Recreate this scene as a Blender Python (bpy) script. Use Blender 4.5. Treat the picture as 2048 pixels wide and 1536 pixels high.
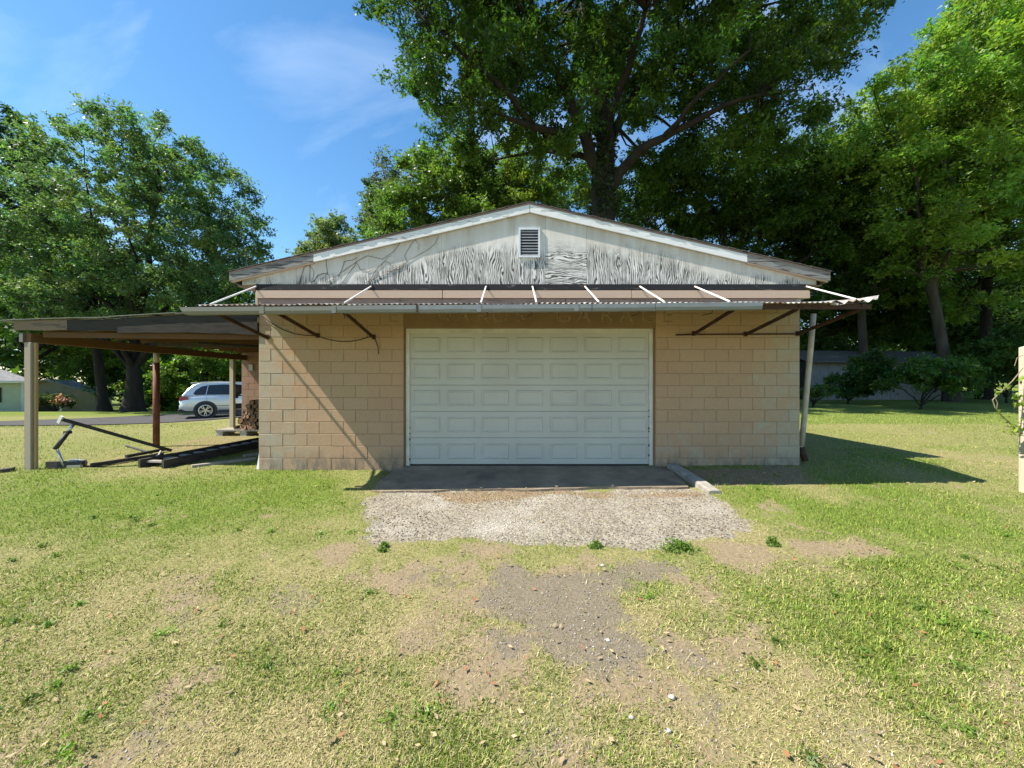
import bpy, math, random
import numpy as np
from mathutils import Vector, Matrix

for o in list(bpy.data.objects):
    bpy.data.objects.remove(o, do_unlink=True)
random.seed(7)
RNG = np.random.default_rng(7)
sc = bpy.context.scene
COL = sc.collection

# ------------------------------------------------------------------ camera, sky, sun, exposure
F = 769.0          # focal length in pixels of the 2048 px wide photograph (ultra wide phone lens)
CZ = 1.41          # camera height above the garage floor
HZ = 765.0         # pixel row of the horizon
cam_d = bpy.data.cameras.new('camera')
cam_d.sensor_width = 36.0
cam_d.lens = 36.0 * F / 2048.0
cam_d.shift_y = -(768.0 - HZ) / 2048.0
cam_d.clip_start = 0.05
cam_d.clip_end = 3000.0
cam = bpy.data.objects.new('camera', cam_d)
COL.objects.link(cam)
cam.location = (0, 0, CZ)
cam.rotation_euler = (math.pi / 2, 0, 0)
sc.camera = cam

SX, SY = 0.78, 0.175                     # travel of the sunlight per metre of fall
sun_vec = Vector((-SX, -SY, 1.0)).normalized()
elev = math.asin(sun_vec.z)
azim = math.atan2(sun_vec.x, sun_vec.y)
world = bpy.data.worlds.new('World')
sc.world = world
world.use_nodes = True
wn = world.node_tree
wn.nodes.clear()
w_out = wn.nodes.new('ShaderNodeOutputWorld')
w_bg = wn.nodes.new('ShaderNodeBackground')
w_sky = wn.nodes.new('ShaderNodeTexSky')
w_sky.sky_type = 'NISHITA'
w_sky.sun_disc = False
w_sky.sun_elevation = elev
w_sky.sun_rotation = azim
w_sky.air_density = 1.15
w_sky.dust_density = 0.15
w_sky.ozone_density = 2.5
w_tc = wn.nodes.new('ShaderNodeTexCoord')
w_map = wn.nodes.new('ShaderNodeMapping')
w_map.inputs['Rotation'].default_value = (0.5, 0.35, 0.6)
w_map.inputs['Scale'].default_value = (0.55, 3.0, 1.6)
w_n = wn.nodes.new('ShaderNodeTexNoise')
w_n.inputs['Scale'].default_value = 2.0
w_n.inputs['Detail'].default_value = 7
w_n.inputs['Roughness'].default_value = 0.55
w_n.inputs['Distortion'].default_value = 0.5
w_r = wn.nodes.new('ShaderNodeValToRGB')
w_r.color_ramp.elements[0].position = 0.46
w_r.color_ramp.elements[0].color = (0, 0, 0, 1)
w_r.color_ramp.elements[1].position = 0.85
w_r.color_ramp.elements[1].color = (0.34, 0.34, 0.34, 1)
w_mix = wn.nodes.new('ShaderNodeMixRGB')
w_mix.inputs['Color2'].default_value = (8.5, 9.2, 10.0, 1)
w_hs = wn.nodes.new('ShaderNodeHueSaturation')
w_hs.inputs['Saturation'].default_value = 1.18
w_bg.inputs['Strength'].default_value = 0.092
lk = wn.links.new
lk(w_tc.outputs['Generated'], w_map.inputs['Vector'])
lk(w_map.outputs['Vector'], w_n.inputs['Vector'])
lk(w_n.outputs['Fac'], w_r.inputs['Fac'])
lk(w_r.outputs['Color'], w_mix.inputs['Fac'])
w_tint = wn.nodes.new('ShaderNodeMixRGB')
w_tint.blend_type = 'MULTIPLY'
w_tint.inputs['Fac'].default_value = 1.0
w_tint.inputs['Color2'].default_value = (1.0, 1.08, 1.08, 1)
lk(w_sky.outputs['Color'], w_tint.inputs['Color1'])
lk(w_tint.outputs['Color'], w_hs.inputs['Color'])
lk(w_hs.outputs['Color'], w_mix.inputs['Color1'])
lk(w_mix.outputs['Color'], w_bg.inputs['Color'])
lk(w_bg.outputs['Background'], w_out.inputs['Surface'])

sun_d = bpy.data.lights.new('sun', 'SUN')
sun_d.energy = 5.0
sun_d.angle = math.radians(0.53)
sun_d.color = (1.0, 0.93, 0.82)
sun = bpy.data.objects.new('sun', sun_d)
COL.objects.link(sun)
sun.location = (-20, -4, 30)
sun.rotation_euler = sun_vec.to_track_quat('Z', 'Y').to_euler()

sc.view_settings.view_transform = 'Standard'
sc.view_settings.look = 'None'
sc.view_settings.exposure = 1.1
sc.view_settings.gamma = 1.0
sc.view_settings.use_curve_mapping = False
sc.render.engine = 'CYCLES'
sc.cycles.max_bounces = 8
sc.cycles.diffuse_bounces = 4
sc.cycles.transmission_bounces = 4
sc.cycles.transparent_max_bounces = 8
sc.cycles.use_denoising = True
try:
    sc.cycles.denoiser = 'OPENIMAGEDENOISE'
    sc.cycles.denoising_input_passes = 'RGB_ALBEDO_NORMAL'
except Exception:
    pass

# ------------------------------------------------------------------ measuring
def P(px, py, Y):
    """point seen at pixel (px, py) of the photograph, standing at depth Y"""
    return Vector(((px - 1024) / F * Y, Y, CZ + (HZ - py) / F * Y))

def sst(a, b, x):
    t = np.clip((np.asarray(x, float) - a) / (b - a), 0, 1)
    return t * t * (3 - 2 * t)

_lat = np.random.default_rng(99).random((256, 256))
def vnoise(x, y, s, seed=0):
    x = np.asarray(x, float) / s + seed * 17.3
    y = np.asarray(y, float) / s + seed * 9.1
    xi = np.floor(x).astype(int); yi = np.floor(y).astype(int)
    fx = x - xi; fy = y - yi
    fx = fx * fx * (3 - 2 * fx); fy = fy * fy * (3 - 2 * fy)
    a = _lat[xi % 256, yi % 256]; b = _lat[(xi + 1) % 256, yi % 256]
    c = _lat[xi % 256, (yi + 1) % 256]; d = _lat[(xi + 1) % 256, (yi + 1) % 256]
    return (a * (1 - fx) + b * fx) * (1 - fy) + (c * (1 - fx) + d * fx) * fy

def fbm(x, y, s, seed=0):
    return (vnoise(x, y, s, seed) * 0.5 + vnoise(x, y, s * 0.5, seed + 1) * 0.28 + vnoise(x, y, s * 0.25, seed + 2) * 0.22)

def gz(x, y):
    x = np.asarray(x, float); y = np.asarray(y, float)
    b = -0.06 + 0.085 * sst(-3, 4.5, x)
    b = b + 0.10 * sst(4.5, 11, x) * sst(4, 9, y)
    front = np.interp(y, [-50, 0, 1.4, 3, 5, 5.6, 6.45, 9, 12, 200], [-0.4, -0.26, -0.245, -0.205, -0.125, -0.085, 0, 0, 0.035, 0.05])
    west = sst(-9, -15, x)
    b = b + front - 0.14 * west * sst(11.5, 16.5, y) * 2.15 - 0.10 * np.clip(y - 23, 0, 17) * west
    b = b + 0.02 * np.clip(y - 14, 0, 30) * sst(5, 12, x)
    return b

def gzs(x, y):
    return float(gz(x, y))

def G(px, py):
    """ground point seen at a pixel"""
    Y = 8.0
    for _ in range(40):
        X = (px - 1024) / F * Y
        Y = 0.5 * Y + 0.5 * min(90, F * (CZ - gzs(X, Y)) / max(py - HZ, 1.0))
    X = (px - 1024) / F * Y
    return (X, Y)

# ------------------------------------------------------------------ nodes
class NT:
    def __init__(self, name):
        self.m = bpy.data.materials.new(name)
        self.m.use_nodes = True
        self.t = self.m.node_tree
        self.t.nodes.clear()
        self.out = self.t.nodes.new('ShaderNodeOutputMaterial')
    def n(self, typ, **kw):
        nd = self.t.nodes.new('ShaderNode' + typ)
        for k, v in kw.items():
            setattr(nd, k, v)
        return nd
    def link(self, a, b):
        if isinstance(a, (int, float)):
            b.default_value = a
        elif isinstance(a, tuple):
            if b.type == 'VECTOR':
                b.default_value = a[:3]
            else:
                b.default_value = (a[0], a[1], a[2], 1.0) if len(a) == 3 else a
        else:
            self.t.links.new(a, b)
    def pos(self):
        return self.n('NewGeometry').outputs['Position']
    def obj(self):
        return self.n('TexCoord').outputs['Object']
    def rnd(self):
        return self.n('ObjectInfo').outputs['Random']
    def attr(self, name):
        return self.n('Attribute', attribute_name=name).outputs['Color']
    def sep(self, v):
        s = self.n('SeparateXYZ'); self.link(v, s.inputs[0]); return s.outputs
    def comb(self, x, y, z):
        s = self.n('CombineXYZ')
        for i, v in enumerate((x, y, z)):
            self.link(v, s.inputs[i])
        return s.outputs[0]
    def mapping(self, vec, scale=(1, 1, 1), loc=(0, 0, 0), rot=(0, 0, 0)):
        m = self.n('Mapping'); self.link(vec, m.inputs['Vector'])
        m.inputs['Scale'].default_value = scale; m.inputs['Location'].default_value = loc; m.inputs['Rotation'].default_value = rot
        return m.outputs[0]
    def noise(self, vec, scale, detail=4, rough=0.55, dist=0.0, color=False):
        q = self.n('TexNoise'); self.link(vec, q.inputs['Vector'])
        q.inputs['Scale'].default_value = scale; q.inputs['Detail'].default_value = detail
        q.inputs['Roughness'].default_value = rough; q.inputs['Distortion'].default_value = dist
        return q.outputs['Color' if color else 'Fac']
    def vor(self, vec, scale, feature='F1', out='Distance', rand=1.0):
        q = self.n('TexVoronoi', feature=feature); self.link(vec, q.inputs['Vector'])
        q.inputs['Scale'].default_value = scale
        q.inputs['Randomness'].default_value = rand
        return q.outputs[out]
    def ramp(self, fac, stops):
        r = self.n('ValToRGB'); self.link(fac, r.inputs[0])
        el = r.color_ramp.elements
        while len(el) < len(stops):
            el.new(0.5)
        for e, (p, c) in zip(el, stops):
            e.position = p
            if isinstance(c, (int, float)):
                c = (c, c, c)
            e.color = (c[0], c[1], c[2], 1)
        return r.outputs[0]
    def mix(self, fac, a, b, mode='MIX'):
        m = self.n('MixRGB', blend_type=mode)
        self.link(fac, m.inputs[0]); self.link(a, m.inputs[1]); self.link(b, m.inputs[2])
        return m.outputs[0]
    def math(self, op, a, b=0.0, clamp=False):
        m = self.n('Math', operation=op, use_clamp=clamp)
        self.link(a, m.inputs[0]); self.link(b, m.inputs[1])
        return m.outputs[0]
    def bump(self, h, strength=0.5, dist=0.01, normal=None):
        b = self.n('Bump'); self.link(h, b.inputs['Height'])
        b.inputs['Strength'].default_value = strength; b.inputs['Distance'].default_value = dist
        if normal is not None:
            self.link(normal, b.inputs['Normal'])
        return b.outputs[0]
    def bsdf(self, color, rough=0.8, metal=0.0, normal=None, spec=0.3, coat=0.0):
        p = self.n('BsdfPrincipled')
        self.link(color, p.inputs['Base Color']); self.link(rough, p.inputs['Roughness'])
        self.link(metal, p.inputs['Metallic'])
        p.inputs['Specular IOR Level'].default_value = spec
        p.inputs['Coat Weight'].default_value = coat
        if normal is not None:
            self.link(normal, p.inputs['Normal'])
        return p.outputs[0]
    def surf(self, s):
        self.link(s, self.out.inputs['Surface'])
        return self.m

M = {}

def simple(name, c, c2=None, scale=6.0, rough=0.8, metal=0.0, bump=0.3, bdist=0.004, bscale=None, spec=0.3, stretch=(1, 1, 1), detail=5):
    t = NT(name)
    v = t.mapping(t.pos(), stretch)
    f = t.noise(v, scale, detail, 0.6)
    c2 = c2 or tuple(x * 0.65 for x in c)
    colr = t.mix(t.ramp(f, [(0.35, 0.0), (0.65, 1.0)]), c, c2)
    nm = t.bump(t.noise(v, bscale or scale * 6, 4, 0.6), bump, bdist) if bump else None
    M[name] = t.surf(t.bsdf(colr, rough, metal, nm, spec))
    return M[name]

# painted concrete block
def mk_block(name, paint, grey, warm, bare=0.5):
    t = NT(name)
    p = t.pos()
    rnd = t.rnd()
    big = t.noise(p, 0.9, 3, 0.5)
    mid = t.noise(p, 5.0, 4, 0.6)
    col = t.mix(t.ramp(big, [(0.4, 0.0), (0.62, 1.0)]), paint, warm)
    # worn greyish blocks: some whole blocks faded, more of them low down and at the corner
    worn = t.math('ADD', t.math('MULTIPLY', t.math('SUBTRACT', rnd, 0.5), 0.14), t.math('SUBTRACT', mid, 0.28))
    sxp = t.sep(p)
    corner = t.math('MAXIMUM', t.ramp(t.math('ADD', sxp[0], 4.25), [(0.15, 0.34), (1.0, 0.0)]), t.ramp(t.math('SUBTRACT', 4.83, sxp[0]), [(0.2, 0.36), (1.0, 0.0)]))
    lowz = t.math('MULTIPLY', t.ramp(sxp[2], [(0.1, 0.16), (1.0, 0.0)]), t.ramp(t.math('MULTIPLY', t.math('ADD', sxp[0], 5.0), 0.1), [(0.55, 0.0), (0.75, 1.0)]))
    worn = t.math('ADD', worn, t.math('ADD', corner, lowz))
    col = t.mix(t.ramp(worn, [(bare - 0.12, 0.0), (bare + 0.25, 1.0)]), col, grey)
    col = t.mix(0.06, col, t.mix(rnd, (0.25, 0.25, 0.25), (0.7, 0.7, 0.7)), 'OVERLAY')
    fine = t.noise(p, 55, 3, 0.7)
    col = t.mix(0.22, col, t.ramp(fine, [(0.3, 0.25), (0.7, 0.75)]), 'OVERLAY')
    z = t.sep(p)[2]
    dirt = t.math('MULTIPLY', t.ramp(z, [(0.0, 0.9), (0.30, 0.0)]), t.ramp(t.noise(t.mapping(p, (2.5, 1, 1)), 3, 5, 0.65), [(0.38, 0.0), (0.62, 0.9)]))
    col = t.mix(dirt, col, (0.14, 0.125, 0.105))
    pores = t.ramp(t.vor(p, 85), [(0.12, 0.0), (0.35, 1.0)])
    h = t.math('ADD', t.math('MULTIPLY', t.noise(p, 70, 5, 0.7), 0.8), t.math('MULTIPLY', pores, 0.35))
    h = t.math('ADD', h, t.math('MULTIPLY', t.noise(p, 9, 2, 0.5), 0.8))
    nm = t.bump(h, 0.55, 0.006)
    M[name] = t.surf(t.bsdf(col, 0.9, 0, nm, 0.2))

mk_block('block_paint', (0.435, 0.29, 0.185), (0.40, 0.335, 0.25), (0.435, 0.28, 0.175), 0.44)
mk_block('block_pink', (0.33, 0.20, 0.145), (0.31, 0.22, 0.17), (0.33, 0.21, 0.15), 0.7)
simple('mortar', (0.30, 0.21, 0.14), (0.22, 0.155, 0.10), 4, 0.95, bump=0.6, bscale=60)
simple('mortar_pink', (0.22, 0.14, 0.10), (0.18, 0.12, 0.085), 4, 0.95, bump=0.6, bscale=60)
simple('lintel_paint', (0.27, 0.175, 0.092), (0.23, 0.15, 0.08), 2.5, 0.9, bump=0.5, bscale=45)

def mk_sidewall():
    t = NT('side_block')
    p = t.pos()
    s = t.sep(p)
    v = t.comb(t.math('ADD', s[1], s[0]), s[2], 0.0)
    b = t.n('TexBrick'); t.link(v, b.inputs['Vector'])
    b.inputs['Scale'].default_value = 1.0
    b.inputs['Brick Width'].default_value = 0.4064; b.inputs['Row Height'].default_value = 0.2032
    b.inputs['Mortar Size'].default_value = 0.004
    b.inputs['Color1'].default_value = (0.36, 0.28, 0.19, 1); b.inputs['Color2'].default_value = (0.31, 0.235, 0.16, 1)
    b.inputs['Mortar'].default_value = (0.2, 0.15, 0.1, 1)
    nm = t.bump(b.outputs['Fac'], -0.6, 0.006, t.bump(t.noise(p, 60, 4, 0.7), 0.4, 0.004))
    M['side_block'] = t.surf(t.bsdf(b.outputs['Color'], 0.9, 0, nm, 0.2))
mk_sidewall()

# peeling painted plywood
def mk_ply(name, horizontal=False):
    t = NT(name)
    p = t.pos()
    s = t.sep(p)
    if horizontal:
        v = t.comb(t.math('MULTIPLY', s[0], 0.33), 0.0, s[2])
        wdir = 'Z'
    else:
        v = t.comb(s[0], 0.0, t.math('MULTIPLY', s[2], 0.30))
        wdir = 'X'
    warp = t.noise(v, 3.4, 3, 0.5, 0.3, color=True)
    wv = t.n('VectorMath', operation='MULTIPLY_ADD')
    t.link(warp, wv.inputs[0]); wv.inputs[1].default_value = (0.34, 0, 0.34); t.link(v, wv.inputs[2])
    w = t.n('TexWave', wave_type='BANDS', bands_direction=wdir); t.link(wv.outputs[0], w.inputs['Vector'])
    w.inputs['Scale'].default_value = 11.0; w.inputs['Distortion'].default_value = 1.2
    w.inputs['Detail'].default_value = 3; w.inputs['Detail Scale'].default_value = 3.0
    brk = t.math('MULTIPLY', t.math('SUBTRACT', t.noise(t.mapping(p, (1, 1, 0.5)), 9, 5, 0.7), 0.5), 1.8)
    contour = t.ramp(t.math('ADD', w.outputs['Fac'], brk), [(0.58, 0.0), (0.86, 1.0)])
    st_v = t.mapping(wv.outputs[0], (60, 1, 5) if not horizontal else (5, 1, 60))
    streak0 = t.ramp(t.noise(st_v, 1.0, 4, 0.7), [(0.50, 0.0), (0.62, 1.0)])
    grain = t.math('MAXIMUM', contour, streak0)
    # wear gathers low on the sheets around the middle of the gable
    ax = t.math('ABSOLUTE', t.math('SUBTRACT', s[0], 0.55))
    wx = t.ramp(t.math('MULTIPLY', ax, 0.2), [(0.28, 1.0), (0.72, 0.0)])
    top = t.math('ADD', 3.24, t.math('MULTIPLY', wx, 0.62))
    wz = t.math('MULTIPLY', t.math('SUBTRACT', top, s[2]), 2.0, clamp=True)
    nz = t.noise(p, 2.8, 4, 0.6)
    wear = t.math('MULTIPLY', wz, t.ramp(t.noise(p, 1.7, 5, 0.65), [(0.34, 0.15), (0.56, 1.0)]), clamp=True)
    low = t.math('MULTIPLY', t.ramp(t.math('MULTIPLY', ax, 0.2), [(0.6, 1.0), (0.95, 0.5)]), t.ramp(t.math('SUBTRACT', s[2], 3.05), [(0.05, 0.75), (0.25, 0.0)]))
    wear = t.math('MAXIMUM', wear, t.math('MULTIPLY', low, t.ramp(nz, [(0.38, 0.0), (0.55, 1.0)])))
    dark = t.math('MULTIPLY', grain, t.ramp(wear, [(0.1, 0.0), (0.5, 0.95)]))
    blot = t.math('MULTIPLY', t.ramp(t.noise(t.mapping(p, (1, 1, 0.4)), 5, 3, 0.6), [(0.58, 0.0), (0.68, 0.7)]), t.ramp(wear, [(0.45, 0.0), (0.9, 1.0)]))
    dark = t.math('MAXIMUM', dark, blot)
    # tan tone along the roof edge, streaked and fading out downwards
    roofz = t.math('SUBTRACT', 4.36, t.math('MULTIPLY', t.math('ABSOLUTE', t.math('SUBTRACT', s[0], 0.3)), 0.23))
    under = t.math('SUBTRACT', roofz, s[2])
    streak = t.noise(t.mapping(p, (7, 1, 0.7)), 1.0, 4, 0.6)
    tan_tone = t.math('MULTIPLY', t.ramp(under, [(0.05, 1.0), (0.62, 0.0)]), t.ramp(streak, [(0.25, 0.35), (0.7, 1.0)]))
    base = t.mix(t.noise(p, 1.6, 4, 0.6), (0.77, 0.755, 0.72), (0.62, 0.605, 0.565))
    base = t.mix(t.math('MULTIPLY', tan_tone, 0.9), base, (0.37, 0.285, 0.185))
    spots = t.ramp(t.noise(p, 9, 5, 0.7), [(0.64, 0.0), (0.74, 0.5)])
    base = t.mix(spots, base, (0.30, 0.27, 0.24))
    bare = t.mix(t.noise(p, 30, 3), (0.03, 0.028, 0.027), (0.085, 0.078, 0.073))
    grime = t.math('MULTIPLY', t.math('MULTIPLY', t.ramp(t.noise(t.mapping(p, (3, 1, 0.9)), 2.2, 5, 0.7), [(0.42, 0.0), (0.66, 1.0)]), 0.36), t.ramp(wear, [(0.0, 0.35), (0.6, 1.0)]))
    base = t.mix(grime, base, (0.27, 0.255, 0.235))
    col = t.mix(dark, base, bare)
    nm = t.bump(t.math('SUBTRACT', t.noise(p, 40, 3), t.math('MULTIPLY', dark, 1.5)), 0.35, 0.003)
    M[name] = t.surf(t.bsdf(col, 0.85, 0, nm, 0.2))
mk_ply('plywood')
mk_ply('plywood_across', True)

def mk_fascia(name, base, dark, amt, scalex=(0.8, 6, 9)):
    t = NT(name)
    p = t.pos()
    v = t.mapping(p, scalex)
    f = t.noise(v, 3.0, 5, 0.65, 0.6)
    g = t.noise(v, 12.0, 3, 0.6)
    col = t.mix(t.ramp(f, [(amt, 0.0), (amt + 0.1, 1.0)]), t.mix(g, base, tuple(x * 0.85 for x in base)), t.mix(g, dark, tuple(x * 2.0 for x in dark)))
    nm = t.bump(t.math('ADD', f, t.math('MULTIPLY', g, 0.5)), 0.4, 0.004)
    M[name] = t.surf(t.bsdf(col, 0.8, 0, nm, 0.25))
mk_fascia('white_fascia', (0.74, 0.74, 0.73), (0.13, 0.115, 0.10), 0.575)
mk_fascia('grey_fascia', (0.25, 0.24, 0.225), (0.045, 0.042, 0.04), 0.50)
mk_fascia('tar_band', (0.022, 0.022, 0.024), (0.10, 0.09, 0.08), 0.60, (1.5, 6, 6))
mk_fascia('pink_trim', (0.50, 0.37, 0.28), (0.30, 0.22, 0.17), 0.62)
mk_fascia('weathered_trim', (0.27, 0.195, 0.16), (0.10, 0.075, 0.065), 0.52)
mk_fascia('old_wood', (0.042, 0.034, 0.026), (0.015, 0.013, 0.011), 0.50, (1.2, 5, 9))
mk_fascia('peeled_wood', (0.22, 0.155, 0.095), (0.06, 0.05, 0.042), 0.52, (1.2, 5, 9))
mk_fascia('rafter_wood', (0.125, 0.06, 0.021), (0.055, 0.027, 0.011), 0.55, (1.2, 2, 9))
mk_fascia('beam_wood', (0.17, 0.09, 0.038), (0.07, 0.038, 0.02), 0.58, (6, 0.8, 9))
mk_fascia('grey_post', (0.38, 0.315, 0.24), (0.14, 0.115, 0.085), 0.62, (9, 9, 0.8))
mk_fascia('new_lumber', (0.50, 0.34, 0.17), (0.30, 0.19, 0.09), 0.60, (9, 9, 0.8))
mk_fascia('pale_post', (0.50, 0.43, 0.33), (0.28, 0.22, 0.16), 0.60, (9, 9, 0.8))
mk_fascia('dark_timber', (0.075, 0.066, 0.058), (0.025, 0.022, 0.02), 0.52, (6, 0.9, 6))
mk_fascia('pale_board', (0.34, 0.31, 0.27), (0.16, 0.14, 0.12), 0.55, (6, 0.9, 6))
mk_fascia('barn_board', (0.22, 0.212, 0.20), (0.08, 0.072, 0.065), 0.53, (8, 8, 0.7))
simple('rust', (0.085, 0.042, 0.028), (0.045, 0.026, 0.02), 9, 0.85, bump=0.5, bscale=60)
simple('rust_post', (0.19, 0.065, 0.042), (0.10, 0.038, 0.026), 7, 0.7, bump=0.4, bscale=50)
simple('hoist_paint', (0.026, 0.027, 0.03), (0.055, 0.048, 0.042), 8, 0.6, bump=0.3, bscale=40)
simple('white_rod', (0.80, 0.79, 0.76), (0.66, 0.64, 0.6), 8, 0.5, bump=0.1)
simple('door_white', (0.52, 0.505, 0.45), (0.47, 0.455, 0.405), 1.2, 0.5, bump=0.08, bdist=0.002, bscale=70)
simple('trim_white', (0.66, 0.63, 0.56), (0.52, 0.50, 0.44), 5, 0.6, bump=0.2)
simple('rubber', (0.02, 0.02, 0.022), (0.03, 0.03, 0.03), 8, 0.8, bump=0)
simple('vent_white', (0.62, 0.65, 0.70), (0.54, 0.57, 0.62), 8, 0.55, bump=0.1)
simple('vent_grey', (0.26, 0.26, 0.27), (0.20, 0.20, 0.21), 8, 0.6, bump=0.1)
simple('void_black', (0.012, 0.011, 0.011), (0.02, 0.018, 0.018), 8, 0.95, bump=0)
simple('shingle', (0.13, 0.115, 0.10), (0.07, 0.062, 0.055), 9, 0.95, bump=0.8, bscale=40, bdist=0.01)
simple('grey_shingle', (0.26, 0.26, 0.27), (0.18, 0.18, 0.19), 5, 0.95, bump=0.5, bscale=15, bdist=0.02)
simple('pipe_tan', (0.50, 0.44, 0.35), (0.36, 0.30, 0.23), 5, 0.6, bump=0.2)
simple('cable_black', (0.03, 0.025, 0.022), None, 9, 0.7, bump=0)
simple('vine_stem', (0.15, 0.12, 0.10), (0.09, 0.075, 0.062), 12, 0.9, bump=0.3)
simple('green_vine', (0.24, 0.22, 0.12), (0.16, 0.13, 0.08), 12, 0.9, bump=0.3)
simple('kerb', (0.33, 0.305, 0.26), (0.20, 0.185, 0.16), 6, 0.95, bump=0.7, bscale=50)
simple('rock', (0.55, 0.53, 0.49), (0.32, 0.29, 0.25), 7, 0.95, bump=0.7, bscale=30, bdist=0.02)
simple('firewood_bark', (0.105, 0.068, 0.048), (0.05, 0.034, 0.026), 16, 0.95, bump=0.8, bscale=60, bdist=0.01)
simple('firewood_end', (0.30, 0.19, 0.12), (0.17, 0.10, 0.065), 20, 0.95, bump=0.4, bscale=70)
simple('bark', (0.034, 0.027, 0.02), (0.016, 0.013, 0.010), 3, 0.95, bump=1.0, bscale=9, bdist=0.05, stretch=(1, 1, 0.3))
simple('bark_pale', (0.075, 0.062, 0.047), (0.038, 0.031, 0.024), 3, 0.95, bump=1.0, bscale=9, bdist=0.05, stretch=(1, 1, 0.3))
simple('siding_green', (0.56, 0.60, 0.44), (0.50, 0.54, 0.40), 2, 0.7, bump=0.1)
simple('siding_cream', (0.30, 0.275, 0.20), (0.26, 0.24, 0.18), 2, 0.7, bump=0.1)
simple('shutter_dark', (0.02, 0.032, 0.028), (0.03, 0.04, 0.036), 6, 0.6, bump=0)
simple('white_paint', (0.78, 0.78, 0.76), (0.7, 0.7, 0.68), 5, 0.6, bump=0.1)
simple('road_asphalt', (0.07, 0.068, 0.066), (0.05, 0.049, 0.048), 3, 0.9, bump=0.6, bscale=50)
simple('car_trim', (0.035, 0.036, 0.04), (0.05, 0.05, 0.055), 5, 0.55, bump=0)
simple('tyre', (0.018, 0.018, 0.019), (0.03, 0.03, 0.03), 12, 0.85, bump=0.3)
simple('alloy', (0.62, 0.62, 0.63), (0.52, 0.52, 0.53), 6, 0.3, 0.85, bump=0)
simple('lamp_red', (0.35, 0.012, 0.018), (0.22, 0.008, 0.012), 14, 0.2, bump=0, spec=0.6)

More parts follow.
